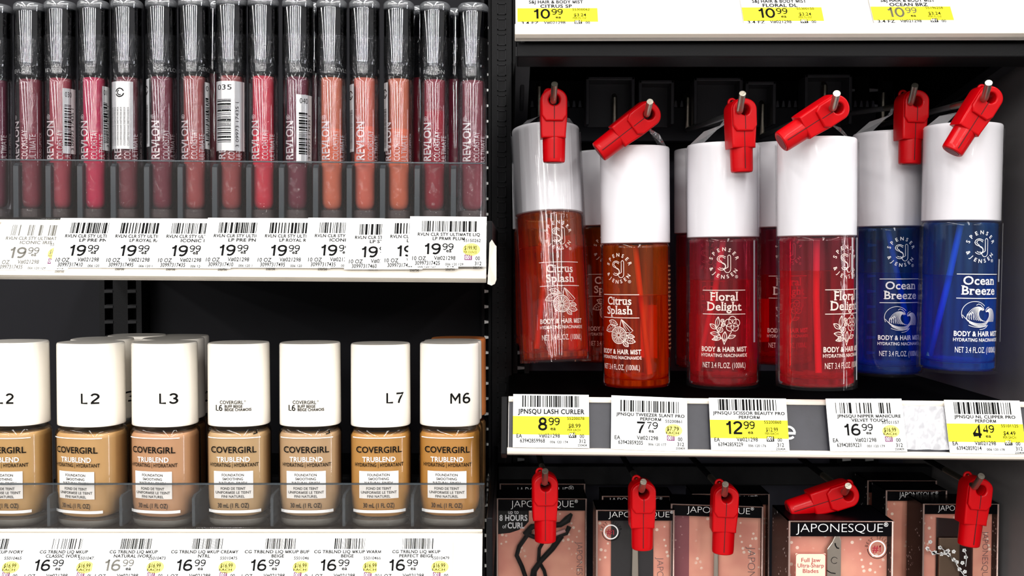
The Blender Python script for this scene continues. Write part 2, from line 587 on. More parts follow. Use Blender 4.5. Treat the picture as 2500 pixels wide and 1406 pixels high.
def solid2d(name, outer, holes, depth, bevel, material, parent=None, smooth=35):
    """outline (x,z) with holes, thickened along y and rounded at its edges"""
    c = bpy.data.curves.new(name, 'CURVE')
    c.dimensions = '2D'
    c.fill_mode = 'BOTH'
    c.extrude = depth / 2 - bevel
    c.bevel_depth = bevel
    c.bevel_resolution = 2
    c.offset = -bevel
    for pl in [outer] + holes:
        sp = c.splines.new('POLY')
        sp.points.add(len(pl) - 1)
        for i, p in enumerate(pl):
            sp.points[i].co = (p[0], p[1], 0, 1)
        sp.use_cyclic_u = True
    o = bpy.data.objects.new(name, c)
    COL.objects.link(o)
    dg = bpy.context.evaluated_depsgraph_get()
    me = bpy.data.meshes.new_from_object(o.evaluated_get(dg))
    bpy.data.objects.remove(o)
    bpy.data.curves.remove(c)
    me.transform(Matrix.Rotation(math.pi / 2, 4, 'X'))
    me.materials.clear()
    me.materials.append(material)
    me.polygons.foreach_set('use_smooth', [True] * len(me.polygons))
    me.set_sharp_from_angle(angle=R_(smooth))
    me.name = name
    o = bpy.data.objects.new(name, me)
    COL.objects.link(o)
    if parent:
        o.parent = parent
    return o

def tag(o, label, cat, group=None):
    o['label'] = label
    o['category'] = cat
    if group:
        o['group'] = group
    return o

def thing(name, label, cat, loc, rot=(0, 0, 0), group=None):
    o = bpy.data.objects.new(name, None)
    o.empty_display_size = 0.01
    o.location = loc
    o.rotation_euler = rot
    COL.objects.link(o)
    return tag(o, label, cat, group)

def struct(o):
    o['kind'] = 'structure'
    return o

def clone(root, loc, rot, label, group=None):
    r = root.copy()
    COL.objects.link(r)
    r.location, r.rotation_euler = loc, rot
    r['label'] = label
    if group:
        r['group'] = group
    for ch in list(root.children):
        c = ch.copy()
        COL.objects.link(c)
        c.parent = r
        for g in list(ch.children):
            d = g.copy()
            COL.objects.link(d)
            d.parent = c
    return r

# ------------------------------------------------------------------ the setting
YW = 0.27                                   # face of the back panels
XM = at(1222, 700, 0.24).x                  # the upright between the two bays
m = MB(); m.box(-3, 3, -6, YW + .1, -0.02, 0); struct(m.build('floor', M_floor))
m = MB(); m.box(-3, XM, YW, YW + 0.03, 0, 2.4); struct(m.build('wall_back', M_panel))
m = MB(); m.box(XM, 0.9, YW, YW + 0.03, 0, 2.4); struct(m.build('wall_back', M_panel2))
XR = 0.348
m = MB(); m.box(XR, XR + 0.02, -0.02, YW, 0, 2.4); struct(m.build('wall_right', M_grey))

# slotted steel uprights at the back
def upright(px0, px1, Y, label, holes=2, pitch=0.0133, z0=0.9, z1=1.95, lip=(120, 120, 122)):
    X0, X1 = at(px0, 700, Y).x, at(px1, 700, Y).x
    t = thing('slotted_upright', label, 'shelf upright', ((X0 + X1) / 2, Y, z0))
    w = (X1 - X0) / 2
    h = z1 - z0
    hw = w * (0.42 if holes == 1 else 0.2)
    cs = [0.0] if holes == 1 else [-w * 0.55, w * 0.55]
    m = MB()
    edges = [-w] + [e for c in cs for e in (c - hw, c + hw)] + [w]
    for i in range(0, len(edges), 2):
        m.box(edges[i], edges[i + 1], 0, 0.03, 0, h)
    k = 0
    z = 0.0
    while z < h - pitch:
        for c in cs:
            m.box(c - hw, c + hw, 0.0015, 0.003, z, z + pitch * 0.28)
        z += pitch
    m.build('post', M_black, t)
    m = MB(); m.box(-w * 0.95, w * 0.95, 0.012, 0.014, 0, h); m.build('post_liner', M_deep, t)
    m = MB()
    z = 0.0
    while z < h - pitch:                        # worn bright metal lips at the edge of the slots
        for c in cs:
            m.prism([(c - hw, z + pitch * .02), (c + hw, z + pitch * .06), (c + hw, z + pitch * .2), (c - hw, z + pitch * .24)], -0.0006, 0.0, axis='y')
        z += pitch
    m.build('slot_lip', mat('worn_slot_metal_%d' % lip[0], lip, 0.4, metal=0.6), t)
    return t

# dark centre post with big rectangular slots, standing between the bays
def box_post():
    Y = 0.235
    X0, X1 = at(1200, 700, Y).x, at(1250, 700, Y).x
    t = thing('slotted_upright', 'black upright with square slots standing between the two bays', 'shelf upright', ((X0 + X1) / 2, Y, 0.95))
    w = (X1 - X0) / 2
    m = MB(); m.box(-w, w, 0, 0.03, 0, 0.95); m.build('post', M_black, t, bevel=0.0006)
    m = MB()
    z = 0.0
    while z < 0.93:
        x0, x1, za, zb = -w * .42, w * .42, z, z + 0.0095
        for (a, b, c, d) in ((x0, x1, za, za + .0008), (x0, x1, zb - .0008, zb), (x0, x0 + .0008, za, zb), (x1 - .0008, x1, za, zb)):
            m.box(a, b, -0.0008, 0.0, c, d)
        z += 0.0128
    m.build('slot_frame', mat('charcoal_slot_rim', (24, 24, 27), 0.5, spec=.15), t)
box_post()
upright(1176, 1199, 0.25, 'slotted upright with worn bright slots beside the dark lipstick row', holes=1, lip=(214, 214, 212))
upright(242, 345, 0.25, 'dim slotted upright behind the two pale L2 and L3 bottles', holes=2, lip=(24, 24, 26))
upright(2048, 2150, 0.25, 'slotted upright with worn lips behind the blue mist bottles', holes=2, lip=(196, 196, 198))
upright(1252, 1292, 0.25, 'slotted upright behind the first citrus mist bottle', holes=1)

# ------------------------------------------------------------------ price rails
class Plane:
    """the leaning face of a price rail, given by its bottom and top edge in the photo and their depths"""
    def __init__(s, pyb, Yb, pyt, Yt, roll=0.0, px=1250):
        s.o = at(px, pyb, Yb)
        s.eu = Vector((math.cos(roll), 0, -math.sin(roll)))
        d = at(px, pyt, Yt) - s.o
        d.x = 0
        s.ev = (d - s.eu * d.dot(s.eu)).normalized()
        s.n = s.eu.cross(s.ev).normalized()
        if s.n.y > 0:
            s.n = -s.n
        s.eu_ = s.eu
    def hit(s, px, py):
        d = ray(px, py)
        return CAM + d * ((s.o - CAM).dot(s.n) / d.dot(s.n))
    def mat4(s, p, turn=0.0, lift=0.0):
        """frame with x along the rail, z up the face, y into it"""
        u = s.eu * math.cos(turn) + s.ev * math.sin(turn)
        v = s.ev * math.cos(turn) - s.eu * math.sin(turn)
        M = Matrix.Identity(4)
        for i in range(3):
            M[i][0], M[i][1], M[i][2], M[i][3] = u[i], -s.n[i], v[i], (p + s.n * lift)[i]
        return M

def rail(name, label, P, px0, px1, pyb, pyt, insert=None, lipb=18, lipt=10, deck=0.24, endcap=None, backing=None, lower=None, hook=True):
    """sloped label holder (> lower lip, upper lip, insert) with its black shelf deck and brackets"""
    p0 = P.hit(px0, pyb)
    M = P.mat4(p0)
    t = bpy.data.objects.new(name, None)
    t.empty_display_size = 0.02
    t.matrix_world = M
    COL.objects.link(t)
    tag(t, label, 'shelf')
    L = (P.hit(px1, pyb) - p0).length
    H = (P.hit(px0, pyt) - p0).length
    sv = (P.hit(px0, pyb - 10) - p0).length / 10
    lb, lt = lipb * sv, lipt * sv
    m = MB(); m.box(0, L, 0.0002, 0.003, 0, H); m.build('rail_backing', backing or M_railback, t)
    m = MB(); m.prism([(0.003, 0), (-0.0030, 0.0), (-0.0042, lb * .35), (-0.0036, lb * .85), (-0.0008, lb), (0.003, lb)], -0.0005, L)
    m.build('lower_lip', M_rail, t, bevel=0.0003)
    if lipt:
        m = MB(); m.prism([(0.003, H - lt), (-0.0016, H - lt), (-0.0024, H - lt * .5), (-0.0016, H), (0.003, H)], 0, L)
        m.build('upper_lip', M_rail, t, bevel=0.0003)
    if insert:
        m = MB(); m.box(0.0004, L, -0.0003, 0.0002, lb, H - lt); m.build('dark_insert', M_insert, t)
    if endcap:
        m = MB(); m.box(-endcap * mpp(0), -0.0006, -0.001, 0.02, 0, H); m.build('end_cap', M_black, t, bevel=0.0006)
    return t, L, H, sv, M

def deck(t, M, x0, x1, y0, y1, z0, z1, name='deck', material=None):
    """a level board added as a part, in world coordinates"""
    m = MB(); m.box(x0, x1, y0, y1, z0, z1)
    o = m.build(name, material or M_deep, t, bevel=0.0008)
    o.matrix_parent_inverse = M.inverted()
    return o

P_gloss = Plane(670, 0.0, 541, 0.016, R_(0.42), px=700)
P_found = Plane(1425, 0.0, 1297, 0.016, R_(0.03), px=700)
P_mid = Plane(1112, 0.0, 972, 0.011, R_(0.62), px=1500)
P_top = Plane(90, 0.0, -60, 0.026, R_(-0.12), px=1500)

XL = -0.36
t, L, H, svg, M = rail('shelf', 'white fronted shelf carrying the lipstick tray', P_gloss, -60, 1187, 676, 541, lipb=26, lipt=8)
zt = P_gloss.hit(600, 541).z
deck(t, M, XL, at(1180, 600, .02).x, 0.021, YW, zt - 0.012, zt - 0.001)
deck(t, M, at(1186, 600, 0.0).x + 0.0006, at(1186, 600, 0.0).x + 0.004, 0.002, YW, zt - 0.03, zt + 0.0, 'side_flange', M_black)
t, L, H, svf, M = rail('shelf', 'white fronted shelf carrying the foundation bottles', P_found, -60, 1176, 1450, 1297, lipb=26, lipt=8)
zf = P_found.hit(600, 1297).z
deck(t, M, XL, at(1172, 1300, .02).x, 0.021, YW, zf - 0.012, zf - 0.001)
deck(t, M, at(1187, 1300, 0.0).x, at(1187, 1300, 0).x + 0.004, 0.004, YW, zf - 0.03, zf + 0.012, 'side_flange', M_black)
t_mid, L, H, svm, M_mid = rail('shelf', 'dark insert shelf front under the hanging mist bottles', P_mid, 1240, 2560, 1109, 968, insert=True, lipb=17, lipt=14, endcap=17)
zm = P_mid.hit(1700, 975).z
deck(t_mid, M_mid, at(1240, 1000, .012).x, XR - .002, 0.016, YW, zm - 0.022, zm - 0.012)
t_top, L, H, svt, M_top = rail('shelf', 'pale shelf front above the hanging mist bottles', P_top, 1259, 2600, 92, -60, lipb=28, lipt=0)
zb = at(1500, 92, 0.0).z
deck(t_top, M_top, at(1262, 100, .012).x, XR - .002, 0.008, 0.04, zb - 0.010, zb - 0.001, 'front_beam', M_black)
deck(t_top, M_top, at(1262, 100, .012).x, XR - .002, 0.040, 0.055, zb - 0.004, zb + 0.022, 'cross_beam', M_deep)
deck(t_top, M_top, at(1262, 100, .012).x, XR - .002, 0.03, YW, zb + 0.022, zb + 0.034)

# shelf brackets seen from below at both ends of the top shelf
def bracket(px, label, X, thick):
    t = thing('shelf_bracket', label, 'shelf bracket', (X, 0.0, zb))
    m = MB(); m.prism([(0.035, 0.022), (0.035, 0.004), (0.12, -0.018), (YW - 0.012, -0.03), (YW - 0.012, 0.022)], -thick / 2, thick / 2)
    m.build('plate', M_black, t, bevel=0.0006)
    m = MB(); m.prism([(0.04, -0.003), (YW - .012, -0.037), (YW - .012, -0.031), (0.04, 0.003)], -thick * 1.6, thick * 1.6)
    m.build('lower_flange', mat('worn_black_edge', (38, 38, 42), 0.4), t)
    for k in range(3):
        m = MB(); m.box(-thick * .6, thick * .6, YW - 0.016, YW - 0.004, -0.024 + k * .014, -0.018 + k * .014); m.build('hook_tooth', M_steel, t)
bracket(2300, 'black shelf bracket fixed along the grey side panel', XR - 0.016, 0.003)
bracket(1300, 'black shelf bracket above the first red lock', at(1275, 150, .1).x, 0.003)
# thin steel strip hanging beside the uprights at top
m = MB(); m.tube([at(1287, 90, .05), at(1284, 140, .08), at(1281, 170, .1), at(1272, 250, .14)], 0.0016, 8)
tag(m.build('support_rod', M_steel, None, smooth=40), 'thin grey rod hanging at the inner end of the top shelf', 'rod')
# notched peg bar behind the mist bottles
YB = 0.20
def peg_bar():
    z0, z1 = at(1800, 345, YB).z, at(1800, 262, YB).z
    x0, x1 = at(1295, 300, YB).x, at(2140, 300, YB).x
    t = thing('peg_bar', 'black notched bar with raised boxes carrying the top row of pegs', 'rail', (x0, YB, z0))
    m = MB(); m.box(0, x1 - x0, 0, 0.012, 0, z1 - z0); m.build('bar', mat('dark_charcoal_bar', (40, 40, 47), .5, spec=.2), t, bevel=0.0008)
    m = MB()
    n = 58
    pw = (x1 - x0) / n
    for i in range(n):
        m.prism([(i * pw, z1 - z0), (i * pw + pw * .55, z1 - z0), (i * pw + pw * .4, z1 - z0 + .005), (i * pw + pw * .15, z1 - z0 + .005)], -0.002, 0.006, axis='y')
    m.build('notch', mat('worn_notch_edge', (84, 84, 92), 0.35), t)
    for a, b, top in ((1428, 1545, 194), (1555, 1640, 202), (1688, 1805, 196), (1812, 1885, 205), (1955, 2068, 188)):
        p, q = at(a, top, YB - .01), at(b, 262, YB - .01)
        xa, xb, zt_, zq = p.x - x0, q.x - x0, p.z - z0, q.z - z0
        m = MB()
        fr = 0.0026
        m.box(xa, xb, -0.022, 0.0, zt_ - fr, zt_)
        m.box(xa, xa + fr, -0.022, 0.0, zq - .015, zt_)
        m.box(xb - fr, xb, -0.022, 0.0, zq - .015, zt_)
        m.box(xa, xb, -0.003, 0.0, zq - .015, zt_)
        m.build('raised_box', mat('charcoal_bracket', (62, 62, 68), 0.4), t, bevel=0.0006)
peg_bar()
m = MB(); zl = at(1800, 1150, YB).z
m.box(at(1215, 1150, YB).x, XR - .004, YB, YB + .012, zl - .012, zl + .004)
tag(m.build('peg_bar', M_black, None, bevel=.001), 'black bar carrying the lower row of pegs in shadow', 'rail')

# ------------------------------------------------------------------ pegs and red locks
M_shaft = mat('dull_wire', (110, 110, 112), .4, metal=.6)
M_shaftd = mat('shade_darkened_wire', (10, 10, 12), .6, spec=.1)  # black colour puts the deck's shade into the lower peg shafts
def peg(px, py, Ytip, hx, hy, label, shaft=None):
    """steel prong sagging a little from the bar to its upturned tip, with the upright wire of its base"""
    tip = at(px, py, Ytip)
    hole = at(hx, hy, Ytip + 0.0135)
    bx = 1170 + .79 * (px - 1170)
    b = at(bx, 300, YB - .004)
    b.z = hole.z + .010
    t = thing('peg_hook', label, 'peg hook', b, group='steel peg hooks')
    q = lambda p: p - b
    n0 = hole + Vector((0, .026, .0010))
    pts = [b, n0, hole, tip]
    sm = [q(pts[0])]
    for i in range(1, 3):
        sm += [q(pts[i].lerp(pts[i - 1], .12)), q(pts[i]), q(pts[i].lerp(pts[i + 1], .12))]
    sm.append(q(pts[3]))
    m = MB(); m.tube([sm[0], sm[1]], 0.0020, 10); m.build('shaft', shaft or M_shaft, t, smooth=40)
    m = MB(); m.tube(sm[1:], 0.0021, 12); m.build('prong', M_steel, t, smooth=40)
    m = MB(); m.tube([(0, 0, 0), (0, -.002, .004), (0, -.002, .025), (0, .003, .028)], 0.0022, 10); m.build('back_wire', shaft or M_steel, t, smooth=40)
    return hole

def make_lock():
    t = thing('security_lock', '', 'security lock', (0, 0, 0))
    outer = arc(0, 0, .0078, .0066, 180, 0, 16) + [(.0078, -.010), (.0070, -.020), (.0070, -.0225), (-.0074, -.0225), (-.0076, -.020), (-.0078, -.010)]
    hole = arc(0, -.0005, .0032, .0032, 360, 15, 20)
    solid2d('lock_body', outer[::-1], [hole], 0.0125, 0.0011, M_red, t)
    pad = arc(0, 0, .0074, .0062, 180, 0, 16) + [(.0074, -.0095), (.0050, -.0128), (-.0050, -.0128), (-.0074, -.0095)]
    p = solid2d('lock_face', pad[::-1], [hole], 0.0026, 0.0009, M_red, t)
    p.location = (0, -.0066, 0)
    m = MB()
    pr = [(.0058, -.0365), (.0064, -.0360), (.0066, -.0345), (.0068, -.0225), (.0066, -.0180)]
    m.lathe(pr, 32, sx=1.0, sy=0.92, cx=.0004, cy=.0002)
    m.build('barrel', M_red, t, smooth=40)
    m = MB(); m.lathe([(.0046, -.0367), (.0046, -.0362)], 24, cx=.0004, sy=.92); m.build('barrel_plug', M_redd, t, smooth=30)
    m = MB(); m.box(-.00022, .00022, -.0080, -.0070, -.0118, -.0036); m.box(-.00022, .00022, -.00635, -.006, -.0225, -.0118); m.box(-.00018, .00022, -.0062, -.005, -.0345, -.0225)
    m.build('seam', M_seam, t)
    m = MB()
    ring = [(0.0062 + .0022 * math.cos(2 * math.pi * i / 14), .002, .0062 + .0022 * math.sin(2 * math.pi * i / 14)) for i in range(15)]
    m.tube(ring, .0008, 8); m.tube([(.004, .002, .004), (.0054, .002, .0054)], .0013, 8)
    e = m.build('tether_eye', M_red, t, smooth=50)
    m = MB(); m.lathe([(.0009, .0), (.0009, .003)], 12); o = m.build('pin', M_brass, e, smooth=40)
    o.rotation_euler = (math.pi / 2, 0, 0); o.location = (.0062, .0035, .0062)
    return t

LOCK = make_lock()
_first = [True]
def lock(hole, swing, label, yaw=0.0, pitch=0.0, s=1.0, mirror=False):
    rot = Euler((R_(pitch), 0, R_(yaw)), 'XYZ').to_matrix() @ Matrix.Rotation(R_(swing), 3, 'Y')
    e = rot.to_euler()
    loc = (hole.x, hole.y, hole.z)
    if _first[0]:
        _first[0] = False
        o = LOCK
        o.location, o.rotation_euler = loc, e
        o['label'] = label
        o['group'] = 'red peg locks'
    else:
        o = clone(LOCK, loc, e, label, 'red peg locks')
    o.scale = (s, s, s)
    if abs(swing) < 20:                                 # on a straight lock the eye sits up behind the head
        for c in o.children:
            if c.name.startswith('tether_eye'):
                c.rotation_euler = (0, R_(-62), 0)
                c.location = (0, .003, -.0030)
    return o

# ------------------------------------------------------------------ price tags
def price_tag(P, px, py, label, title, price, cents, item='', unit='', per='PER EACH', upc='', code='', bar=(22, 162), bary=(3, 31), W_=183, H_=128,
              style='yellow', size='EA', turn=0.0, lift=0.0006, seed=1, date='', fade=False, oneline=False, num='312', group=None, dy=0, box='001', curl=0.0, vno='V#021298', gaps=0.0, titlefade=None, priceink=None, ph=31, pb=87, vs=1.0, ty=0, pxo=0):
    """paper shelf tag; px,py is its top-left corner in the photo"""
    o = P.hit(px, py)
    M = P.mat4(o, R_(turn), lift)
    t = bpy.data.objects.new('price_tag', None)
    t.empty_display_size = 0.01
    t.matrix_world = M
    COL.objects.link(t)
    tag(t, label, 'price tag', group)
    su = (P.hit(px + 50, py) - o).dot(P.eu) / 50
    sv = (o - P.hit(px, py + 50)).dot(P.ev) / 50
    def fy(y):
        return lambda u, v: (u, y, v)
    X = lambda x: x * su
    V = lambda y: -(y * vs + dy) * sv
    T_ = lambda y: -(y + ty) * sv
    ink = M_fade if fade else M_ink
    m = MB(); m.box(0, X(W_), 0, 0.00018, -H_ * sv, 0); m.build('paper', M_paper, t)
    f1, f2 = fy(-0.00006), fy(-0.00012)
    if style == 'yellow':
        m = MB(); m.patch(0, X(W_), V(97), V(53), f1); m.build('yellow_band', M_yellow, t)
    elif style == 'spot':
        m = MB(); m.disc(X(150), V(79), X(21), 15 * sv, f1); m.build('yellow_spot', M_paleyel, t)
    m = MB(); m.barcode(X(bar[0]), X(bar[1]), T_(bary[1]), T_(bary[0]), seed, f2, gaps=max(gaps, .35 if fade else 0)); m.build('barcode', ink, t)
    m = MB()
    hh = lambda h: h * sv * vs
    if oneline:
        m.text(title[0], X(13), T_(47), hh(11), X(172), w='B', fn=f2)
    else:
        y1, y2 = bary[1] + 10, bary[1] + 20
        xa, xb = title[2] if len(title) > 2 else (14, 174)
        m.text(title[0], X(xa), T_(y1), 7.2 * sv, X(xb), w='B', fn=f2)
        if title[1]:
            if len(title) > 3:
                m.text(title[1], X(title[3][0]), T_(y2), 7.2 * sv, X(title[3][1]), w='B', fn=f2)
            else:
                m.text(title[1], X((xa + xb) / 2), T_(y2), 7.2 * sv, align='C', w='B', fn=f2, sx=1.1)
    m.text(item, X(130), V(61), hh(7), X(172), fn=f2, w='b')
    m.text('ea', X(90 + pxo), V(86), hh(8), X(103 + pxo), w='B', fn=f2)
    m.text(unit, X(133), V(80), hh(9.5), X(163), fn=f2, w='b')
    m.text(per, X(131), V(88), hh(5.6), X(163), fn=f2, w='b')
    m.text(size, X(8), V(105), hh(9), X(8 + 7 * len(size)), fn=f2, w='b')
    m.text(vno, X(62), V(104), hh(9), X(113), fn=f2, w='b')
    m.text(upc, X(17), V(116), hh(9), X(77), fn=f2, w='b')
    m.text(code, X(89), V(117), hh(5.6), X(132), fn=f2, w='b')
    m.text('00', X(160), V(104), hh(8.5), X(171), fn=f2, w='b')
    m.text(num, X(158), V(116), hh(8.5), X(175), fn=f2, w='b')
    if date:
        m.text(date, X(155), V(124), hh(5.2), X(177), fn=f2, w='b')
    m.build('small_print', ink, t)
    m = MB()
    n = len(price)
    x0 = 60 - 19 * n + (19 if n == 1 else 13) + pxo
    m.number(price, X(x0), V(pb), hh(ph), X(x0 + 20 * n + 3), wt=.17, fn=f2)
    m.number(cents, X(x0 + 20 * n + 5), V(pb - ph * .40), hh(ph * .60), X(x0 + 20 * n + 33), wt=.145, fn=f2)
    m.build('price_figure', priceink or ink, t)
    m = MB(); m.patch(X(134), X(152), V(104), V(91), f1); q = m.build('code_box', M_purple if style == 'spot' else M_ink, t)
    m = MB(); m.text(box, X(135.5), V(102), hh(9), X(150.5), fn=f2, w='b'); m.build('code_figure', M_white, q)
    return t

P = P_mid
price_tag(P, 1253, 965, 'yellow banded 8.99 price tag above the eyelash curler pack', ('JPNSQU LASH CURLER', ''), '8', '99', '55200078', '$8.99', 'PER EACH', '63942859968', '006 120 174', oneline=True, date='250404', seed=11, lift=.0045)
price_tag(P, 1491, 968, 'white 7.79 price tag with a pale yellow spot', ('JPNSQU TWEEZER SLANT PRO', 'PERFORM', (13, 177)), '7', '79', '55200861', '$7.79', 'EACH', '63942859205', '006 120 177', style='spot', date='250409', seed=12, turn=-1.6, bary=(10, 38), H_=129, lift=.0045, ph=28, pb=89)
price_tag(P, 1727, 974, 'yellow banded 12.99 price tag beside the white letter e', ('JPNSQU SCISSOR BEAUTY PRO', 'PERFORM', (9, 182)), '12', '99', '55200860', '$12.99', 'PER EACH', '63942859229', '006 120 176', date='250404', seed=13, W_=187, H_=126, lift=.0045, bary=(3, 30))
price_tag(P, 2010, 976, 'white 16.99 price tag with a worn patchy barcode', ('JPNSQU NIPPER MANICURE', 'VELVET TOUCH', (25, 178)), '16', '99', '55101157', '$16.99', 'EACH', '63942859221', '001 120 179', style='spot', date='250409', seed=14, turn=.6, W_=184, H_=127, bary=(10, 36), gaps=.4, lift=.0045, ph=28, pb=89)
price_tag(P, 2297, 979, 'yellow banded 4.49 price tag at the end by the grey side panel', ('JPNSQU NL CLIPPER PRO', 'PERFORM', (21, 168)), '4', '49', '55101125', '$4.49', 'PER EACH', '63942859214', '006 120 178', date='250404', seed=15, W_=183, H_=128, bary=(5, 34), lift=.0045, dy=4)
# printed letter and clear cover on the dark insert
o = P.hit(1921, 1071)
m = MB(); k = mpp(0)
m.ribbon([(17 * k + .0 - 17 * k, 13 * k), (21 * k, 13 * k)] , 6 * k, flat(0))
m.ribbon([(x * k, y * k) for x, y in arc(4, 14, 15, 15, 0, 110, 12)], 5.5 * k, flat(0))
m.ribbon([(x * k, y * k) for x, y in arc(4, 13, 15, 13, 250, 320, 8)], 5.5 * k, flat(0))
e = m.build('printed_letter', M_white, None, label='white printed letter e')
e.parent = t_mid
e.matrix_parent_inverse = M_mid.inverted()
e.matrix_world = P.mat4(o, 0, .0012)
def loose_film(px, py, w, h, label, material):
    o = P.hit(px, py)
    m = MB()
    n = 10
    v = [(w * mpp(0) * i / n, -0.0006 - 0.0012 * math.sin(i * 1.3 + j * 2.1) * (0.5 + .5 * (j / 4)), -h * mpp(0) * j / 4) for j in range(5) for i in range(n + 1)]
    m.add(v, [(j * (n + 1) + i, j * (n + 1) + i + 1, (j + 1) * (n + 1) + i + 1, (j + 1) * (n + 1) + i) for j in range(4) for i in range(n)])
    q = m.build('label_cover', material, None, smooth=60)
    q.matrix_world = P.mat4(o, 0, .0022)
    return tag(q, label, 'plastic cover')
loose_film(2196, 992, 118, 108, 'crumpled clear label cover between the 16.99 and 4.49 tags', clear('scuffed_cover', gloss=.8, base=.06, rough=.25, haze=.5, hazecol=(236, 236, 242), wav=1.0, wscale=(90, 90, 90)))

P = P_top
kw = dict(style='yellow', size='3.4 FZ', upc='98604572192', per='PER FL.OZ', unit='$3.24', lift=.0012, code='', date='', vs=.727, dy=42.5)
price_tag(P, 1263, -58, 'yellow banded 10.99 tag at the inner end of the top shelf', ('S&J HAIR & BODY MIST', 'CITRUS SP', (27, 157)), '10', '99', '55300062', seed=21, W_=190, H_=123, bary=(35, 63), ty=-3, **kw)
price_tag(P, 1797, -60, 'yellow banded 10.99 tag over the floral mist bottles', ('S&J HAIR & BODY MIST', 'FLORAL DL', (27, 157)), '10', '99', '55300150', seed=22, W_=190, H_=122, bary=(35, 63), ty=-3, **kw)
price_tag(P, 2104, -62, 'yellow banded 10.99 tag over the ocean mist bottles, partly faded', ('S&J HAIR & BODY MIST', 'OCEAN BRZ', (27, 157)), '10', '99', '55196258', seed=23, W_=190, H_=124, bary=(35, 63), ty=-3, priceink=mat('grey_ink', (88, 84, 60), .6), **kw)

P = P_gloss
gl = [(13, 546, 'ICONIC IRIS', '30997317435', True), (156, 541, 'LP PRE PNK', '30997317410', False), (277, 542, 'LP ROYAL RAS', '30997317495', False),
      (400, 543, 'ICONIC IRIS', '30997317435', False), (514, 542, 'LP PRE PNK', '30997317410', False), (637, 543, 'LP ROYAL RAS', '30997317495', False),
      (757, 543, 'ICONIC IRIS', '30997317435', False), (853, 548, 'LP STL ROSE', '30997317460', False), (938, 546, 'LP PRMR', '30997317460', False), (1004, 541, 'LP PRMR PLUM', '30997317425', False)]
gdesc = ['mostly faded 19.99 tag at the far end of the lipstick shelf', 'first unfaded 19.99 tag after the faded one', '19.99 tag reading royal, third from the faded end of the lipstick shelf',
         '19.99 tag reading iconic just before the second pink tag', '19.99 tag below the hooked cap tubes with 035 sticker', '19.99 tag reading royal below the coral and 040 tubes',
         '19.99 tag reading iconic overlapped by the narrow cut tag', 'narrow cut-off 19.9 tag in the overlapping pile', 'narrowest sliver of tag reading only 19', 'topmost whole 19.99 tag reading plum at the shelf corner']
for i, (x, y, t2, upc, fd) in enumerate(gl):
    price_tag(P, x, y, gdesc[i], ('RVLN CLR STY ULTIMATE LIQ', t2, (20, 170), (56, 134) if len(t2) > 9 else (60, 112)), '19', '99', '55150262', '$199.90', 'PER OUNCE', upc, '006 120 129', style='spot', size='10 OZ',
              W_=185, H_=119, bar=(30, 161), bary=(11, 37) if i != 8 else (11, 37), lift=.0045 + i * .00028, seed=31 + i % 3, date='250730', turn=(0.5 if i == 7 else 0.3 if i == 8 else 0), fade=fd, ph=26, pb=91, group='overlapping tags on the lipstick shelf')
P = P_found
fl = [(-98, 'CG TRBLND LIQ MKUP IVORY', '', '55010465', False), (80, 'CG TRBLND LIQ MKUP', 'CLASSIC IVORY', '55010472', True), (248, 'CG TRBLND LIQ MKUP', 'NATURAL IVORY', '55010473', True),
      (420, 'CG TRBLND LIQ MKUP CREAMY', 'NTRL', '55010475', False), (597, 'CG TRBLND LIQ MKUP BUFF', 'BEIGE', '55010467', False), (764, 'CG TRBLND LIQ MKUP WARM', 'BEIGE', '55010466', False), (928, 'CG TRBLND LIQ MKUP', 'PERFECT BEIGE', '55010479', False)]
fdesc = ['16.99 tag cut by the picture edge below the first L2 bottle', '16.99 tag with a rubbed-out barcode below the second L2 bottle', '16.99 tag with half-faded figures below the L3 bottle', '16.99 tag reading creamy below the L6 bottle next to L3',
         '16.99 tag reading buff below the second L6 bottle', '16.99 tag reading warm below the L7 bottle', '16.99 tag reading perfect below the M6 bottle at the rail end']
for i, (x, a, b, it, fd) in enumerate(fl):
    two = len(a) < 20
    price_tag(P, x, 1310, fdesc[i], (a, b, (34, 150) if two else (10, 172)), '16', '99', it, '$16.99', 'EACH', '22700125', '006 120 140', style='spot', size='1 OZ', W_=178, H_=112, bar=(58, 132), bary=(9, 35),
              lift=.0045 + i * .00012, seed=51 + i, gaps=.5 if i == 1 else 0, ph=27, pb=88, dy=-1, pxo=-10, priceink=(M_fade if i == 2 else None), group='foundation price tags')

# torn white sticker hanging off the corner of the lipstick shelf
m = MB()
pts = [(-7, 52), (-1, 60), (7, 47), (10, 44), (10, -38), (6, -48), (-2, -52), (-12, -48), (-9, 0)]
v = [(x * mpp(0), 0.0012 * math.sin(y * .06), y * mpp(0)) for x, y in pts]
v2 = [(a, b + .0004, c) for a, b, c in v]
n = len(v)
m.add(v + v2, [tuple(range(n)), tuple(range(2 * n - 1, n - 1, -1))] + [(i, (i + 1) % n, n + (i + 1) % n, n + i) for i in range(n)])
o = m.build('torn_sticker', mat('grubby_white_paper', (214, 206, 196), .6, mottle=.12), None)
o.location = at(1202, 645, -0.001)
tag(o, 'torn white sticker hanging off the corner of the lipstick shelf', 'sticker')

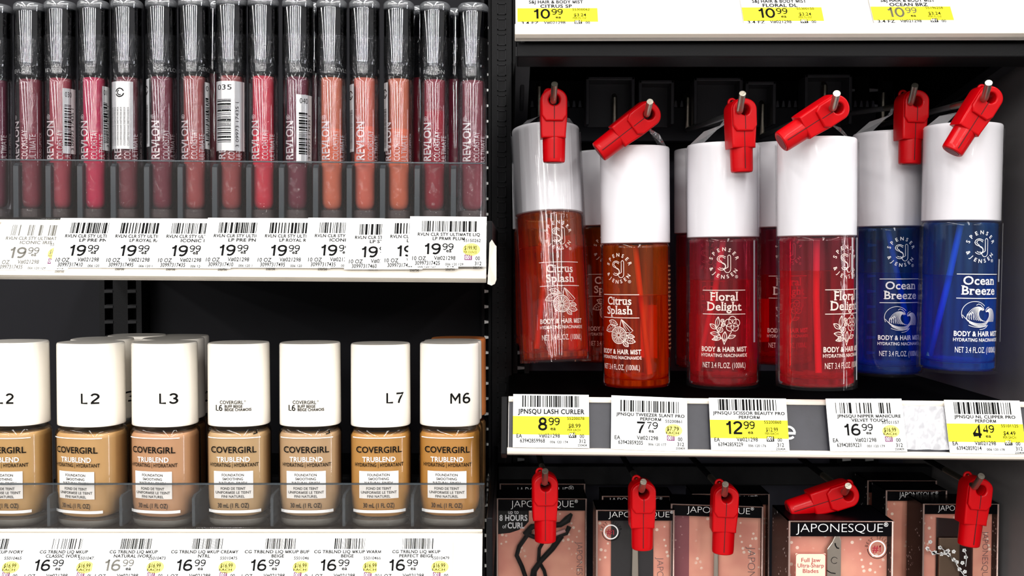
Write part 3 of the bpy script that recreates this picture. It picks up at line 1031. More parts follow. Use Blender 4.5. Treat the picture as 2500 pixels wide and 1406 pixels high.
# ------------------------------------------------------------------ clear acrylic trays
def tray(name, label, px0, px1, pyt, pyb, Y, depth, divs, dtop, roll, edge, base_z=0.0015):
    a, b = at(px0, pyb, Y), at(px1, pyb, Y)
    z0 = at((px0 + px1) / 2, pyb, Y).z
    zt = at((px0 + px1) / 2, pyt, Y).z
    t = thing(name, label, 'display tray', ((a.x + b.x) / 2, Y, z0), (0, roll, 0))
    hw = (b.x - a.x) / 2
    m = MB(); m.box(-hw, hw, 0, 0.0018, 0, zt - z0); m.build('front_panel', M_tray, t, bevel=.0004)
    m = MB(); m.box(-hw, hw, -.0001, 0.0019, zt - z0 - .0006, zt - z0 + .0002); m.build('top_edge', M_trayedge, t)
    m = MB(); m.box(-hw, hw, 0.002, depth, -.0005, base_z); m.build('base', M_tray, t)
    for d in divs:
        x = at(d, pyb, Y).x - t.location.x
        h = at(d, dtop, Y).z - z0
        m = MB(); m.prism([(.0022, 0.001), (depth, .001), (depth, h), (.006, h), (.0022, h * .93)], x - edge / 2, x + edge / 2)
        m.build('divider', M_trayedge, t)
    return t, z0
GX = [-8, 78, 150, 233, 313, 397, 477, 566, 644, 726, 811, 891, 974, 1060, 1152]
gdiv = [(GX[i] + GX[i + 1]) / 2 for i in range(len(GX) - 1)]
tray('display_tray', 'clear divided tray holding the row of lipstick tubes', -60, 1183, 393, 538, 0.0205, 0.14, gdiv, 398, R_(0.42), 0.0032)
tray('display_tray', 'clear divided tray holding the foundation bottles', -60, 1183, 1181, 1291, 0.0205, 0.15, [115, 292, 470, 662, 838, 1006], 1212, 0, 0.0018)

# ------------------------------------------------------------------ lipstick tubes
def gloss_liquid(rgb):
    nm = 'lip_colour_%d_%d_%d' % rgb
    return mat(nm, rgb, 0.3, spec=0.12, mottle=0.1, mscale=60)

def lip_tube(px_t, py_t, px_b, py_b, Y, rgb, label, rot=0.0, sticker=None, pale=None, text=True, fill=328, hi=False, front=True, turn=0):
    """clear tube (> colour core, rounded), black cap under a clear shell, collar, printing, sticker"""
    base = at(px_b, py_b, Y)
    top = at(px_t, py_t, Y)
    H = (top - base).length
    lean = math.atan2(top.x - base.x, top.z - base.z)
    t = thing('lipstick_tube', label, 'lipstick', base, (0, lean, 0), group='clear lipstick tubes in the tray')
    s = mpp(Y)
    Rr = 35.0 * s
    zc = H * 0.655                                     # where the cap starts
    body = (0.0028, zc)
    m = MB(); m.lathe([(Rr * .90, 0), (Rr * .97, .0006), (Rr * .97, zc * .97), (Rr * .90, zc)], 40, ex=2.6); m.build('tube', M_clear, t, smooth=35)
    zl = 0.0062
    zf = (py_b - fill) * s
    core = [(0.0005, zl), (Rr * .35, zl + .0004), (Rr * .58, zl + .0018), (Rr * .69, zl + .0042), (Rr * .72, zl + .007), (Rr * .72, zf)]
    m = MB(); m.lathe(core, 36); m.build('colour_core', gloss_liquid(tuple(min(255, int(c * 1.16 + 6)) for c in rgb)), t, smooth=50)
    pl = pale or tuple(min(255, int(c * 1.0 + 14)) for c in rgb)
    m = MB(); m.lathe([(Rr * .73, zf), (Rr * .73, zc - .001)], 36, cap0=False); m.build('colour_film', gloss_liquid(pl), t, smooth=50)
    m = MB(); m.lathe([(Rr * .86, .0003), (Rr * .92, .001), (Rr * .92, .0058), (Rr * .80, .0062)], 36, ex=2.6); m.build('clear_base', M_tubebase, t, smooth=40)
    # cap
    c = t
    m = MB(); m.lathe([(Rr * 1.0, H - .0052), (Rr * 1.075, H - .0042), (Rr * 1.075, H - .0014), (Rr * .98, H + .0001), (Rr * .80, H + .0002)], 44, cap0=False, cap1=False); m.build('cap_rim', M_rim, t, smooth=60)
    m = MB(); m.lathe([(Rr * .98, zc), (Rr * 1.0, zc + .0005), (Rr * 1.0, zc + .0066), (Rr * .97, zc + .0068)], 40); m.build('collar', M_capblack, c, smooth=35)
    m = MB(); m.lathe([(Rr * 1.0, .0004), (Rr * 1.03, .002), (Rr * 1.03, zc - .003), (Rr * 1.06, zc + .001), (Rr * 1.075, zc + .0255)], 44, cap0=False, cap1=False); m.build('shrink_wrap', M_wrap, c, smooth=50)
    m = MB(); m.lathe([(Rr * .79, zc + .0068), (Rr * .79, H - .0035), (Rr * .70, H - .0025)], 36); m.build('cap', M_capblack, c, smooth=35)
    m = MB(); m.lathe([(Rr * .99, zc + .0068), (Rr * 1.03, zc + .008), (Rr * 1.04, H - .005), (Rr * 1.06, H - .004), (Rr * 1.05, H - .0015), (Rr * .96, H - .0002), (Rr * .6, H)], 44); m.build('cap_shell', M_capclear, c, smooth=50)
    if not front:
        return t
    ro = R_(rot)
    m = MB(); m.text('REVLON', 0, zc + .0022, .0024, align='C', w='r', fn=cyl(Rr * 1.005, R_(turn), 0), sx=1.15); m.build('collar_print', mat('silver_print', (150, 150, 150), .5), t)
    # vertical printing
    m = MB()
    f = lambda r0: cyl(Rr * .985, ro + r0, 0)
    z0 = zc * 0.41
    m.text('REVLON', z0, .0008, .0053, z0 + .0250, fn=cyl(Rr * .985, ro, 0), vert=True, w='b')
    m.text('®', z0 + .0255, .0032, .0028, fn=cyl(Rr * .985, ro, 0), vert=True)
    m.text('COLORSTAY', z0, -.0050, .0037, z0 + .0190, fn=cyl(Rr * .985, ro, 0), vert=True)
    m.text('ULTIMATE', z0, -.0098, .0037, z0 + .0165, fn=cyl(Rr * .985, ro, 0), vert=True)
    m.text('LIQUID LIPSTICK', z0, -.0136, .0016, z0 + .0180, fn=cyl(Rr * .985, ro, 0), vert=True)
    m.build('tube_print', mat('tube_white_print', (238, 222, 222), .5), t)
    if sticker:
        a0, a1, ya, yb, kind, txt = sticker           # angles over the tube, photo rows
        za, zb_ = (py_b - yb) * s, (py_b - ya) * s
        Rs = Rr * 1.02
        u0, u1 = R_(a0) * Rs, R_(a1) * Rs
        fs = cyl(Rs, 0, 0)
        m = MB(); m.patch(u0, u1, za, zb_, fs, nu=14); q = m.build('sticker', M_paper, t, smooth=60)
        fs2 = cyl(Rs + .0001, 0, 0)
        m = MB()
        hgt = zb_ - za
        if kind == 'code':
            n = 34
            r = random.Random(len(label))
            z = za + hgt * .12
            while z < zb_ - hgt * .26:
                w = r.choice((.0004, .0004, .0008, .0012))
                m.patch(u0 + (u1 - u0) * .12, u0 + (u1 - u0) * .58, z, z + w, fs2, nu=6)
                z += w + r.choice((.0004, .0006, .0009))
            m.text('3 09973 17435 1', za + .002, -(u0 + (u1 - u0) * .8), .0022, za + hgt * .72, fn=fs2, vert=True)
            m.text(txt, u0 + (u1 - u0) * .15, zb_ - .0055, .0032, u0 + (u1 - u0) * .62, fn=fs2)
        else:
            for k in range(7):
                m.text('CYCLOPENTASILOXANE DIMETHICONE MICA', za + .002, -(u0 + (u1 - u0) * (.14 + .12 * k)), .0011, za + hgt * .62, fn=fs2, vert=True)
            m.ribbon([(u0 + (u1 - u0) * .55 + x, zb_ - .007 + y) for x, y in arc(0, 0, .0026, .0026, 20, 170, 12)], .0007, fs2)
            m.ribbon([(u0 + (u1 - u0) * .55 + x, zb_ - .007 + y) for x, y in arc(0, 0, .0026, .0026, 200, 350, 12)], .0007, fs2)
            m.ribbon([(u0 + (u1 - u0) * .55 + x, zb_ - .007 + y) for x, y in arc(0, 0, .0015, .0015, 110, 300, 12)], .0006, fs2)
        m.build('sticker_print', M_ink, q)
    return t

CAPX = [-10, 74, 148, 229, 310, 394, 474, 565, 643, 727, 810, 890, 974, 1062, 1155]
CAPY = [15, 12, 8, 6, 4, 2, 0, -2, -1, 2, 4, 5, 8, 11, 14]
RGB = [(104, 34, 56), (124, 40, 54), (160, 50, 64), (196, 24, 70), (112, 40, 50), (112, 34, 50), (158, 66, 64), (150, 60, 58), (208, 36, 58), (104, 28, 48), (208, 102, 70), (212, 96, 74), (206, 98, 64), (140, 8, 32), (120, 40, 54)]
ROT = [5, -20, 0, 0, 0, 14, -5, -5, 0, 0, 5, 12, -22, -5, 0]
STK = {2: (30, 88, 222, 378, 'code', '030'), 3: (52, 92, 216, 370, 'code', '01'), 4: (-70, 42, 207, 368, 'note', ''), 5: (-92, -34, 200, 362, 'note', ''), 6: (58, 95, 206, 366, 'code', '0'),
       7: (-68, 72, 206, 372, 'code', '035'), 9: (8, 85, 238, 400, 'code', '040'), 11: (-92, -38, 212, 374, 'note', ''), 12: (-92, -42, 208, 372, 'note', '')}
LAB = ['half-seen plum lipstick tube cut off by the picture edge', 'dusty plum lipstick tube beside the cut-off one', 'rose lipstick tube with the 030 barcode sticker', 'hot pink lipstick tube next to the 030 sticker',
       'brown-plum lipstick tube covered by an ingredient sticker', 'deep plum lipstick tube just before the brownish rose pair', 'brownish rose lipstick tube without a front sticker before the 035 tube', 'brownish rose lipstick tube with the 035 barcode sticker',
       'bright coral red lipstick tube next to the 035 sticker', 'dark wine lipstick tube with the 040 barcode sticker', 'peach lipstick tube next to the 040 sticker', 'pinkish peach lipstick tube between the two orange peach ones',
       'orange peach lipstick tube beside the crimson one', 'deep crimson lipstick tube, second from the black upright', 'mauve plum lipstick tube at the row end by the black upright']
TURN = [-30, -18, -4, 170, 140, 55, 80, 150, 160, 55, 62, 120, 130, 0, 150]
FILL = [330, 328, 330, 328, 330, 330, 328, 330, 328, 330, 318, 312, 318, 274, 330]
for i in range(15):
    lip_tube(CAPX[i], CAPY[i], GX[i], 533 + (i * .4), 0.0335, RGB[i], LAB[i], ROT[i], STK.get(i), fill=FILL[i], turn=TURN[i], pale=tuple(min(255, int(c * .9 + 26)) for c in RGB[i]) if i != 13 else (150, 52, 66))
for x, y, rgb, lb in ((519, 8, (112, 40, 50), 'shadowed lipstick tube behind the gap before the 035 tube'), (766, 14, (104, 34, 50), 'shadowed lipstick tube behind the gap after the 040 tube'),
                      (1030, 22, (130, 20, 40), 'shadowed crimson lipstick tube peeping out before the front crimson one'), (1112, 28, (120, 20, 44), 'shadowed crimson lipstick tube between the crimson and mauve ones')):
    q = lip_tube(x, y, x, 505, 0.055, rgb, lb, front=False)
    q['group'] = 'lipstick tubes in the second row'

# ------------------------------------------------------------------ foundation bottles
def foundation(cx, pyt, pyb, Y, rgb, label, shade, w=152, rot=0.0, ring=None, detail=True, capmat=None, lean=0.0, capfrac=.457):
    s = mpp(Y)
    base = at(cx, pyb, Y - .0165)
    base.y = Y
    base.x = at(cx, pyb, Y).x
    H = at(cx, pyt, Y - .017).z - base.z
    t = thing('foundation_bottle', label, 'foundation bottle', base, (0, R_(lean), R_(rot)), group='foundation bottles')
    a = w * s / 2
    b = a * .82
    ex = 2.7
    hb = H * (1 - capfrac)
    A = lambda prof: [(r, z) for r, z in prof]
    m = MB(); m.lathe([(.80, 0), (.93, .0006), (.985, .0022), (1.0, .006), (1.0, hb - .006), (.985, hb - .003), (.93, hb - .001), (.8, hb)], 56, sx=a, sy=b, ex=ex); m.build('glass', M_glass, t, smooth=40)
    m = MB(); m.lathe([(.30, .0058), (.62, .0062), (.84, .0080), (.925, .0112), (.955, .0155), (.962, hb - .0055), (.9, hb - .0035)], 56, sx=a, sy=b, ex=ex)
    m.build('foundation', mat('foundation_%d_%d_%d' % rgb, rgb, .35, mottle=.03, mscale=40), t, smooth=50)
    m = MB(); m.lathe([(.78, .0006), (.90, .0012), (.965, .0030), (.965, .0056)], 48, sx=a, sy=b, ex=ex); m.build('glass_base', M_glassbase, t, smooth=40)
    c0 = hb + .0012
    m = MB(); m.lathe([(.86, hb - .002), (.86, c0 + .001)], 40, sx=a, sy=b, ex=ex); m.build('neck', M_glass, t)
    m = MB(); m.lathe([(.965, c0), (.975, c0 + .0004), (.965, H - .0014), (.955, H - .0005), (.935, H)], 60, sx=a, sy=b, ex=2.4); cap = m.build('cap', capmat or M_creamcap, t, smooth=40)
    if not detail and not shade:
        return t
    pm = s                                            # one photo pixel
    f = oval(a, b, ex, .00025, 0)
    fp = oval(a, b, ex, .00012, 0)
    z = lambda py: (pyb - py) * pm * .985            # photo row on the front face to height
    fc = oval(a * .975, b * .975, 2.4, .0002, 0)
    m = MB()
    if shade == 'L6':
        m.text('COVERGIRL', -31 * pm, z(986), 8 * pm, 26 * pm, fn=fc, w='b'); m.text('°', 27 * pm, z(987), 9 * pm, fn=fc)
        m.number('L6', -42 * pm, z(1003), 14 * pm, -24 * pm, wt=.17, fn=fc)
        m.text('BUFF BEIGE', -19 * pm, z(995), 6.4 * pm, 24 * pm, fn=fc, w='B'); m.text('BEIGE CHAMOIS', -19 * pm, z(1003), 6.4 * pm, 44 * pm, fn=fc, w='B')
    elif shade:
        x = ring
        m.number(shade[0] + ' ' + shade[1], (x - (26 if shade[0] == 'M' else 21)) * pm, z(985), 25 * pm, (x + 22) * pm, wt=.165, fn=fc)
    if shade:
        m.build('cap_print', M_ink, cap)
    if not detail:
        return t
    m = MB()
    m.line(-63 * pm, 63 * pm, z(1069), 2.2 * pm, f); m.build('stripe', M_white, t)
    m = MB(); m.line(-63 * pm, 63 * pm, z(1249), 7 * pm, f); m.build('stripe', M_white, t)
    m = MB()
    m.text('TRUBLEND', -39 * pm, z(1127), 11.5 * pm, 41 * pm, fn=f, w='b')
    m.build('white_print', M_white, t)
    m = MB()
    m.text('COVERGIRL', -55 * pm, z(1105), 14.5 * pm, 55 * pm, fn=f, w='b')
    m.text('HYDRATING | HYDRATANT', -58 * pm, z(1139), 8.5 * pm, 59 * pm, fn=f, w='b')
    if shade == 'L6':
        m.text('LIFT', 30 * pm, z(1051), 4 * pm, 48 * pm, fn=f, w='B'); m.ribbon([(54 * pm, z(1050)), (56 * pm, z(1058)), (48 * pm, z(1060))], 2.5 * pm, f)
    m.build('bottle_print', M_ink, t)
    m = MB(); m.text('30 mL (1 FL OZ)', -38 * pm, z(1239), 10.5 * pm, 38 * pm, fn=f, w='b'); m.build('volume_print', M_ink, t)
    m = MB(); m.patch(-47 * pm, 47 * pm, z(1217), z(1150), fp); q = m.build('label_patch', M_patch, t)
    m = MB()
    for k, (tx, w2) in enumerate((('FOUNDATION', 27), ('SMOOTHING', 25), ('NATURAL FINISH', 34), ('FOND DE TEINT', 30), ('UNIFORMISE LE TEINT', 43), ('FINI NATUREL', 28))):
        m.text(tx, -w2 * pm, z(1162 + k * 9.7 + (4 if k > 2 else 0)), 6 * pm, w2 * pm, fn=f, w='b')
    m.build('label_print', M_ink, q)
    return t

YF = 0.0415
foundation(44, 838, 1290, YF, (226, 176, 112), 'foundation bottle marked L2, cut by the picture edge', 'L2', 158, -3, 8)
foundation(228, 840, 1292, YF, (230, 178, 116), 'foundation bottle marked L2 standing next to the L3 bottle', 'L2', 162, -12, 36)
foundation(407, 840, 1292, YF, (228, 170, 126), 'foundation bottle marked L3', 'L3', 159, -9, 38)
foundation(587, 841, 1290, YF, (224, 182, 132), 'foundation bottle with small L6 print standing beside the L3 bottle', 'L6', 151)
foundation(760, 841, 1290, YF, (220, 178, 134), 'foundation bottle with small L6 print standing beside the L7 bottle', 'L6', 151)
foundation(931, 843, 1292, YF, (222, 160, 84), 'foundation bottle marked L7', 'L7', 149, 2, 38)
foundation(1099, 841, 1290, YF, (218, 152, 72), 'foundation bottle marked M6 at the end of the row', 'M6', 150, -4, 34)
# second and third rows
for cx, pt, pb, Y, lab, sh, w, cm in ((256, 831, 1268, .078, 'cream capped bottle standing right behind the second L2 bottle', 'L2', 150, None), (340, 822, 1250, .118, 'cream cap in the third row between the L2 and L3 bottles', None, 140, None),
                                 (428, 830, 1268, .078, 'cream capped bottle right behind the L3 bottle', None, 150, None), (444, 824, 1250, .118, 'cream cap in the third row behind the L3 bottle', 'L3', 140, None),
                                 (1106, 836, 1268, .078, 'cream capped bottle right behind the M6 bottle', None, 146, None), (1120, 829, 1250, .118, 'bottle with an orange sided cap at the back of the M6 row', None, 138, M_orangecap)):
    q = foundation(cx, pt, pb, Y, (196, 146, 92), lab, sh, w, 0, 58, detail=False, capmat=cm)
    q['group'] = 'foundation bottles in the back rows'

# ------------------------------------------------------------------ body mist bottles
def citrus_art(m, f, k, cx, cy):
    P_ = lambda pts: [(cx + x * k, cy + y * k) for x, y in pts]
    w = 1.6 * k
    m.ribbon(P_(arc(0, -6, 21, 21, 0, 360, 32)), w * 1.3, f); m.ribbon(P_(arc(0, -6, 17.5, 17.5, 0, 360, 32)), w * .8, f)
    for i in range(12):
        a = R_(i * 30)
        m.ribbon(P_([(3 * math.cos(a), -6 + 3 * math.sin(a)), (16 * math.cos(a - .12), -6 + 16 * math.sin(a - .12)), (16 * math.cos(a + .12), -6 + 16 * math.sin(a + .12)), (3 * math.cos(a), -6 + 3 * math.sin(a))]), w * .6, f)
    m.ribbon(P_([(8, 34), (14, 30), (38, 6), (30, 0), (20, 2)]), w, f); m.ribbon(P_([(8, 34), (4, 16), (16, 9)]), w, f)
    for q in ((30, 4), (22, 6), (34, 11), (16, 12)):
        m.ribbon(P_([(9, 32), q]), w * .6, f)
    def leaf(x0, y0, x1, y1, wd):
        L = math.hypot(x1 - x0, y1 - y0); dx, dy = (x1 - x0) / L, (y1 - y0) / L
        for sg in (-1, 1):
            m.ribbon(P_([(x0 + dx * L * t - dy * sg * wd * math.sin(math.pi * t), y0 + dy * L * t + dx * sg * wd * math.sin(math.pi * t)) for t in [i / 8 for i in range(9)]]), w, f)
        m.ribbon(P_([(x0, y0), (x1, y1)]), w * .6, f)
        for t in (.25, .45, .65):
            for sg in (-1, 1):
                m.ribbon(P_([(x0 + dx * L * t, y0 + dy * L * t), (x0 + dx * L * (t + .15) - dy * sg * wd * .8, y0 + dy * L * (t + .15) + dx * sg * wd * .8)]), w * .5, f)
    leaf(-8, 18, -42, 4, 9); leaf(-2, 20, -30, 30, 7); leaf(16, -16, 44, -22, 7); leaf(12, -20, 26, -34, 6); leaf(22, -6, 42, -10, 5)

def flower_art(m, f, k, cx, cy):
    P_ = lambda pts: [(cx + x * k, cy + y * k) for x, y in pts]
    w = 1.6 * k
    for i in range(5):
        a = R_(90 + i * 72)
        m.ribbon(P_([(20 + 10 * math.cos(a) + 9 * math.cos(b) , 14 + 10 * math.sin(a) + 9 * math.sin(b)) for b in [a - 1.9 + 3.8 * j / 10 for j in range(11)]]), w, f)
        for d in (-.3, 0, .3):
            m.ribbon(P_([(20 + 2 * math.cos(a), 14 + 2 * math.sin(a)), (20 + 12 * math.cos(a + d), 14 + 12 * math.sin(a + d))]), w * .6, f)
    m.ribbon(P_([(18, -4), (12, -14), (2, -30), (0, -36)]), w, f); m.ribbon(P_([(0, -36), (-4, -24), (-14, -8), (-22, 10)]), w, f); m.ribbon(P_([(-14, -8), (-4, 14), (-2, 22)]), w * .8, f)
    for (x, y, r) in ((-9, 0, 6), (-4, 22, 4), (-3, 12, 4), (-20, -20, 4.5)):
        m.ribbon(P_(arc(x, y, r, r, 0, 360, 14)), w, f); m.ribbon(P_(arc(x, y, r * .4, r * .4, 0, 360, 8)), w * .6, f)
    def leaf(x0, y0, x1, y1, wd):
        L = math.hypot(x1 - x0, y1 - y0); dx, dy = (x1 - x0) / L, (y1 - y0) / L
        for sg in (-1, 1):
            m.ribbon(P_([(x0 + dx * L * t - dy * sg * wd * math.sin(math.pi * t), y0 + dy * L * t + dx * sg * wd * math.sin(math.pi * t)) for t in [i / 8 for i in range(9)]]), w, f)
        m.ribbon(P_([(x0, y0), (x1, y1)]), w * .5, f)
    leaf(-18, 4, -14, 32, 5); leaf(-18, 2, -35, 14, 5); leaf(-10, -12, -34, -8, 5); leaf(-6, -20, -30, -24, 4); leaf(0, -28, 2, -4, 5); leaf(8, -20, 28, -14, 4)

def bez(p0, p1, p2, p3, n=16):
    return [tuple((1 - t) ** 3 * p0[i] + 3 * (1 - t) ** 2 * t * p1[i] + 3 * (1 - t) * t * t * p2[i] + t ** 3 * p3[i] for i in (0, 1)) for t in [j / n for j in range(n + 1)]]

def wave_art(m, f, k, cx, cy):
    P_ = lambda pts: [(cx + x * k, cy + y * k) for x, y in pts]
    w = 1.25 * k
    m.ribbon(P_(arc(-12, 2, 30, 28, 38, 205, 22)), w, f)
    for i in range(9):
        t = i / 8
        m.ribbon(P_(bez((9, 11), (-8 + 2 * t, 15 + 13 * t), (-8 - 24 * t, -14 + 22 * t), (14 - 44 * t, -17 + 5 * t))), w * .8, f)
    m.ribbon(P_([(-9, 21), (-4, 24), (2, 22), (8, 16), (10, 10), (5, 9), (2, 12)]), w, f)
    for i in range(9):
        t = i / 8
        m.ribbon(P_(bez((16, 5), (30 - 4 * t, 11 + 13 * t), (29 + 19 * t, -10 + 20 * t), (15 + 25 * t, -18))), w * .8, f)
    m.ribbon(P_([(16, 6), (15, 10), (19, 15), (25, 17)]), w, f)
    for i in range(4):
        m.ribbon(P_(bez((-40 + 5 * i, -2 - 6 * i), (-26 + 4 * i, -22 - 2 * i), (4, -30 - i), (26 - 3 * i, -14 - 4 * i))), w, f)
    m.ribbon(P_(bez((-26, -26), (-10, -33), (6, -32), (22, -26))), w, f); m.ribbon(P_(bez((0, -36), (8, -36), (16, -33), (20, -28))), w, f)
    for j in range(3):
        m.ribbon(P_(bez((-31 + 5 * j, -10), (-30 + 5 * j, 4 + 3 * j), (-26 + 5 * j, 6 + 3 * j), (-25 + 5 * j, -12))), w * .8, f)

def film(m, pts, mi=0):
    """thin strip of clear film from pairs of edge points"""
    v = [tuple(p) for a, b in pts for p in (a, b)]
    m.add(v, [(2 * i, 2 * i + 1, 2 * i + 3, 2 * i + 2) for i in range(len(pts) - 1)], mi)

LQ = {'citrus': liquid('citrus_liquid', (255, 84, 0), .26, (255, 140, 40), .22, .6), 'floral': liquid('floral_liquid', (244, 4, 46), .22, (255, 66, 112), .14, .6), 'ocean': liquid('ocean_liquid', (0, 126, 255), .17, (0, 150, 255), .08, 1.0)}
LT = {'citrus': liquid('citrus_headspace', (240, 110, 30), .24, (255, 160, 90)), 'floral': liquid('floral_headspace', (225, 60, 90), .20, (250, 140, 165)), 'ocean': liquid('ocean_headspace', (60, 130, 210), .20, (120, 180, 250))}
BK = {'citrus': mat('back_label_orange', (255, 44, 16), .5), 'floral': mat('back_label_red', (240, 16, 36), .5), 'ocean': mat('back_label_blue', (8, 70, 200), .5)}
ART = {'citrus': citrus_art, 'floral': flower_art, 'ocean': wave_art}
TUB = {'citrus': mat('dip_tube_orange', (220, 110, 50), .4), 'floral': mat('dip_tube_pink', (226, 110, 130), .4), 'ocean': mat('dip_tube_blue', (70, 140, 230), .4)}
WORDS = {'citrus': ('Citrus', 'Splash'), 'floral': ('Floral', 'Delight'), 'ocean': ('Ocean', 'Breeze')}
RM = 0.024
def mist(kind, cxt, pyt, cxb, pyb, w, pyc, label, toff, fillpy, tube=(0, 0), back=None, sleeve='plain', detail=True, tilt=0.0, group='body mist bottles on the pegs', hang=None, glints=()):
    """w: photo width of the bottle; pyc: photo row of the cap edge; toff: photo offset of the printing from the bottle axis"""
    Y = 2 * RM * FPX / w + CAMY
    s = mpp(Y - RM * .3)
    base = at(cxb, pyb, Y); top = at(cxt, pyt, Y)
    H = (top - base).length
    lean = math.atan2(top.x - base.x, top.z - base.z)
    t = thing('mist_bottle', label, 'mist bottle', base, (R_(tilt), lean, 0), group=group)
    hb = H * (pyb - pyc) / (pyb - pyt)
    m = MB(); m.lathe([(RM * .86, 0), (RM * .96, .0006), (RM * .99, .0024), (RM * .99, hb - .002), (RM * .94, hb)], 64); m.build('bottle', M_glass, t, smooth=40)
    zf = min(hb - .004, hb - (fillpy - pyc) * s)
    m = MB(); m.lathe([(RM * .80, .0060), (RM * .90, .0072), (RM * .93, .0095), (RM * .93, zf)], 56); m.build('liquid', LQ[kind], t, smooth=50)
    m = MB(); m.lathe([(RM * .94, zf + .0003), (RM * .94, hb - .001)], 56, cap0=False, cap1=False); m.build('empty_wall', LT[kind], t, smooth=50)
    m = MB(); m.lathe([(RM * .84, .0008), (RM * .93, .0022), (RM * .93, .0058)], 48); m.build('thick_base', LQ[kind], t, smooth=50)
    m = MB(); m.tube([(0, 0, hb - .002), (tube[0] * .4 * RM, -.1 * RM, hb * .6), (tube[0] * RM, tube[1] * RM, .0085)], .0021, 10); m.build('dip_tube', TUB[kind], t, smooth=50)
    m = MB(); m.lathe([(RM * .97, hb + .0002), (RM * 1.0, hb + .0008), (RM * 1.0, H - .0010), (RM * .985, H - .0002), (RM * .95, H)], 64); m.build('cap', M_mistcap, t, smooth=40)
    if back:
        u0, u1, z0, z1 = back
        m = MB(); m.patch(u0 * RM, u1 * RM, (pyb - z1) * s, (pyb - z0) * s, cyl(RM * .96, math.pi, 0), nu=16); m.build('back_label', BK[kind], t, smooth=60)
    if detail:
        a0 = math.asin(max(-.95, min(.95, toff / (w / 2))))
        k = s * (172 / w) * (w / 172)
        f = cyl(RM * 1.003, a0, 0)
        zz = lambda y: hb - y * s * (pyb - pyc) / 362.0        # rows measured on a bottle whose glass is 362 rows tall
        m = MB()
        q = w / 172.0
        k = s * q
        wt = 'b'
        for y in (128, 186):
            m.line(-53 * k, 53 * k, zz(y), 1.7 * k, f)
        a, b = WORDS[kind]
        wa, wb = {'citrus': (35, 37), 'floral': (34, 42), 'ocean': (40, 43)}[kind]
        m.text(a, -wa * k, zz(153), 19 * k, wa * k, fn=f, w='b', serif=True)
        m.text(b, -wb * k, zz(177), 19 * k, wb * k, fn=f, w='b', serif=True)
        m.text('BODY & HAIR MIST', -57 * k, zz(277), 11 * k, 57 * k, fn=f, w='B')
        m.text('HYDRATING NIACINAMIDE', -58 * k, zz(290), 7.5 * k, 58 * k, fn=f, w='b')
        m.text('NET 3.4 FL.OZ. (100ML)', -54 * k, zz(317), 13 * k, 54 * k, fn=f, w='r')
        m.arctext('SPENSER', 0, zz(62), 33 * k, 160, 20, 8.5 * k, f)
        m.arctext('&JENSEN', 0, zz(62), 33 * k, 205, 325, 8.5 * k, f, inward=True)
        m.text('®', 26 * k, zz(99), 7 * k, fn=f)
        # monogram
        c = zz(62)
        pt = lambda L: [(x * k, c + y * k) for x, y in L]
        for d in (0, 4.2):
            m.ribbon(pt([(4 - d * .3, 15 - d)] + arc(-6, 10, 10 - d, 8 - d * .7, 40, 180, 10) + arc(-6, 10, 10 - d, 8 - d * .7, 180, 255, 6) + arc(-6, -8, 10 - d * .2, 9 - d * .4, 75, -60, 12) + arc(-6, -8, 10 - d, 9 - d, -60, -150, 6)), 1.5 * k, f)
        m.ribbon(pt([(9, 12)] + arc(12, 14, 3.5, 5, 180, 0, 8) + [(15.5, -12)] + arc(8, -14, 7.5, 9, 0, -180, 12) + [(2, -14), (9, -10), (9, 12)]), 1.5 * k, f)
        ART[kind](m, f, k * .98, 0, zz(224))
        m.build('bottle_print', M_softwhite if kind != 'ocean' else M_white, t)
        if kind == 'citrus' and toff < -30:
            m = MB(); g = cyl(RM * 1.003, R_(64), 0)
            for i in range(20):
                m.text(('Perfect for all hair', 'this mist is made of', 'and hair lightly with', 'Fragrance notes')[i % 4], -6 * k, zz(60 + i * 11), 5 * k, 40 * k, fn=g)
            m.build('back_print', mat('orange_print', (255, 180, 130), .5), t)
    # film sleeve and hanging strap
    if sleeve:
        fm = M_filmw if sleeve == 'crinkle' else M_film
        m = MB()
        n = 72
        rs = []
        rows = [(1.035, -.001), (1.05, .02), (1.045, hb * .5), (1.04, hb), (1.045, H * .8), (1.05, H - .002)]
        v, fc = [], []
        for j, (r, z) in enumerate(rows):
            for i in range(n):
                a = 2 * math.pi * i / n
                rr = RM * r * (1 + (.012 if sleeve == 'crinkle' else .004) * math.sin(a * 13 + j * .4) + .008 * math.sin(a * 5 + j))
                v.append((rr * math.cos(a), rr * math.sin(a), z))
        for j in range(len(rows) - 1):
            for i in range(n):
                fc.append((j * n + i, j * n + (i + 1) % n, (j + 1) * n + (i + 1) % n, (j + 1) * n + i))
        m.add(v, fc)
        m.build('film_sleeve', fm, t, smooth=70)
        for sa, sz0, sz1 in glints:  # hazy white strips painting vertical highlights onto the film
            m = MB(); m.patch(-.0009, .0009, hb * sz0, hb * sz1, cyl(RM * 1.062, R_(sa), 0), nu=2); m.build('film_highlight', M_filmglint, t)
    if hang:
        hp = Vector((hang.x, hang.y + .016, hang.z))
        Mi = (Matrix.Translation(base) @ Euler((R_(tilt), lean, 0)).to_matrix().to_4x4()).inverted()
        h = Mi @ hp
        m = MB()
        for sg in (-1, 1):
            e0, e1 = Vector((sg * RM * 1.03, .004, H - .002)), Vector((sg * RM * .62, -.010, H + .0005))
            film(m, [(e0, e1), (e0.lerp(h, .5) + Vector((sg * .0025, 0, .001)), e1.lerp(h, .5)), (h + Vector((sg * .002, 0, -.004)), h + Vector((0, 0, .004)))])
        m.build('hang_strap', M_strap, t)
    return t

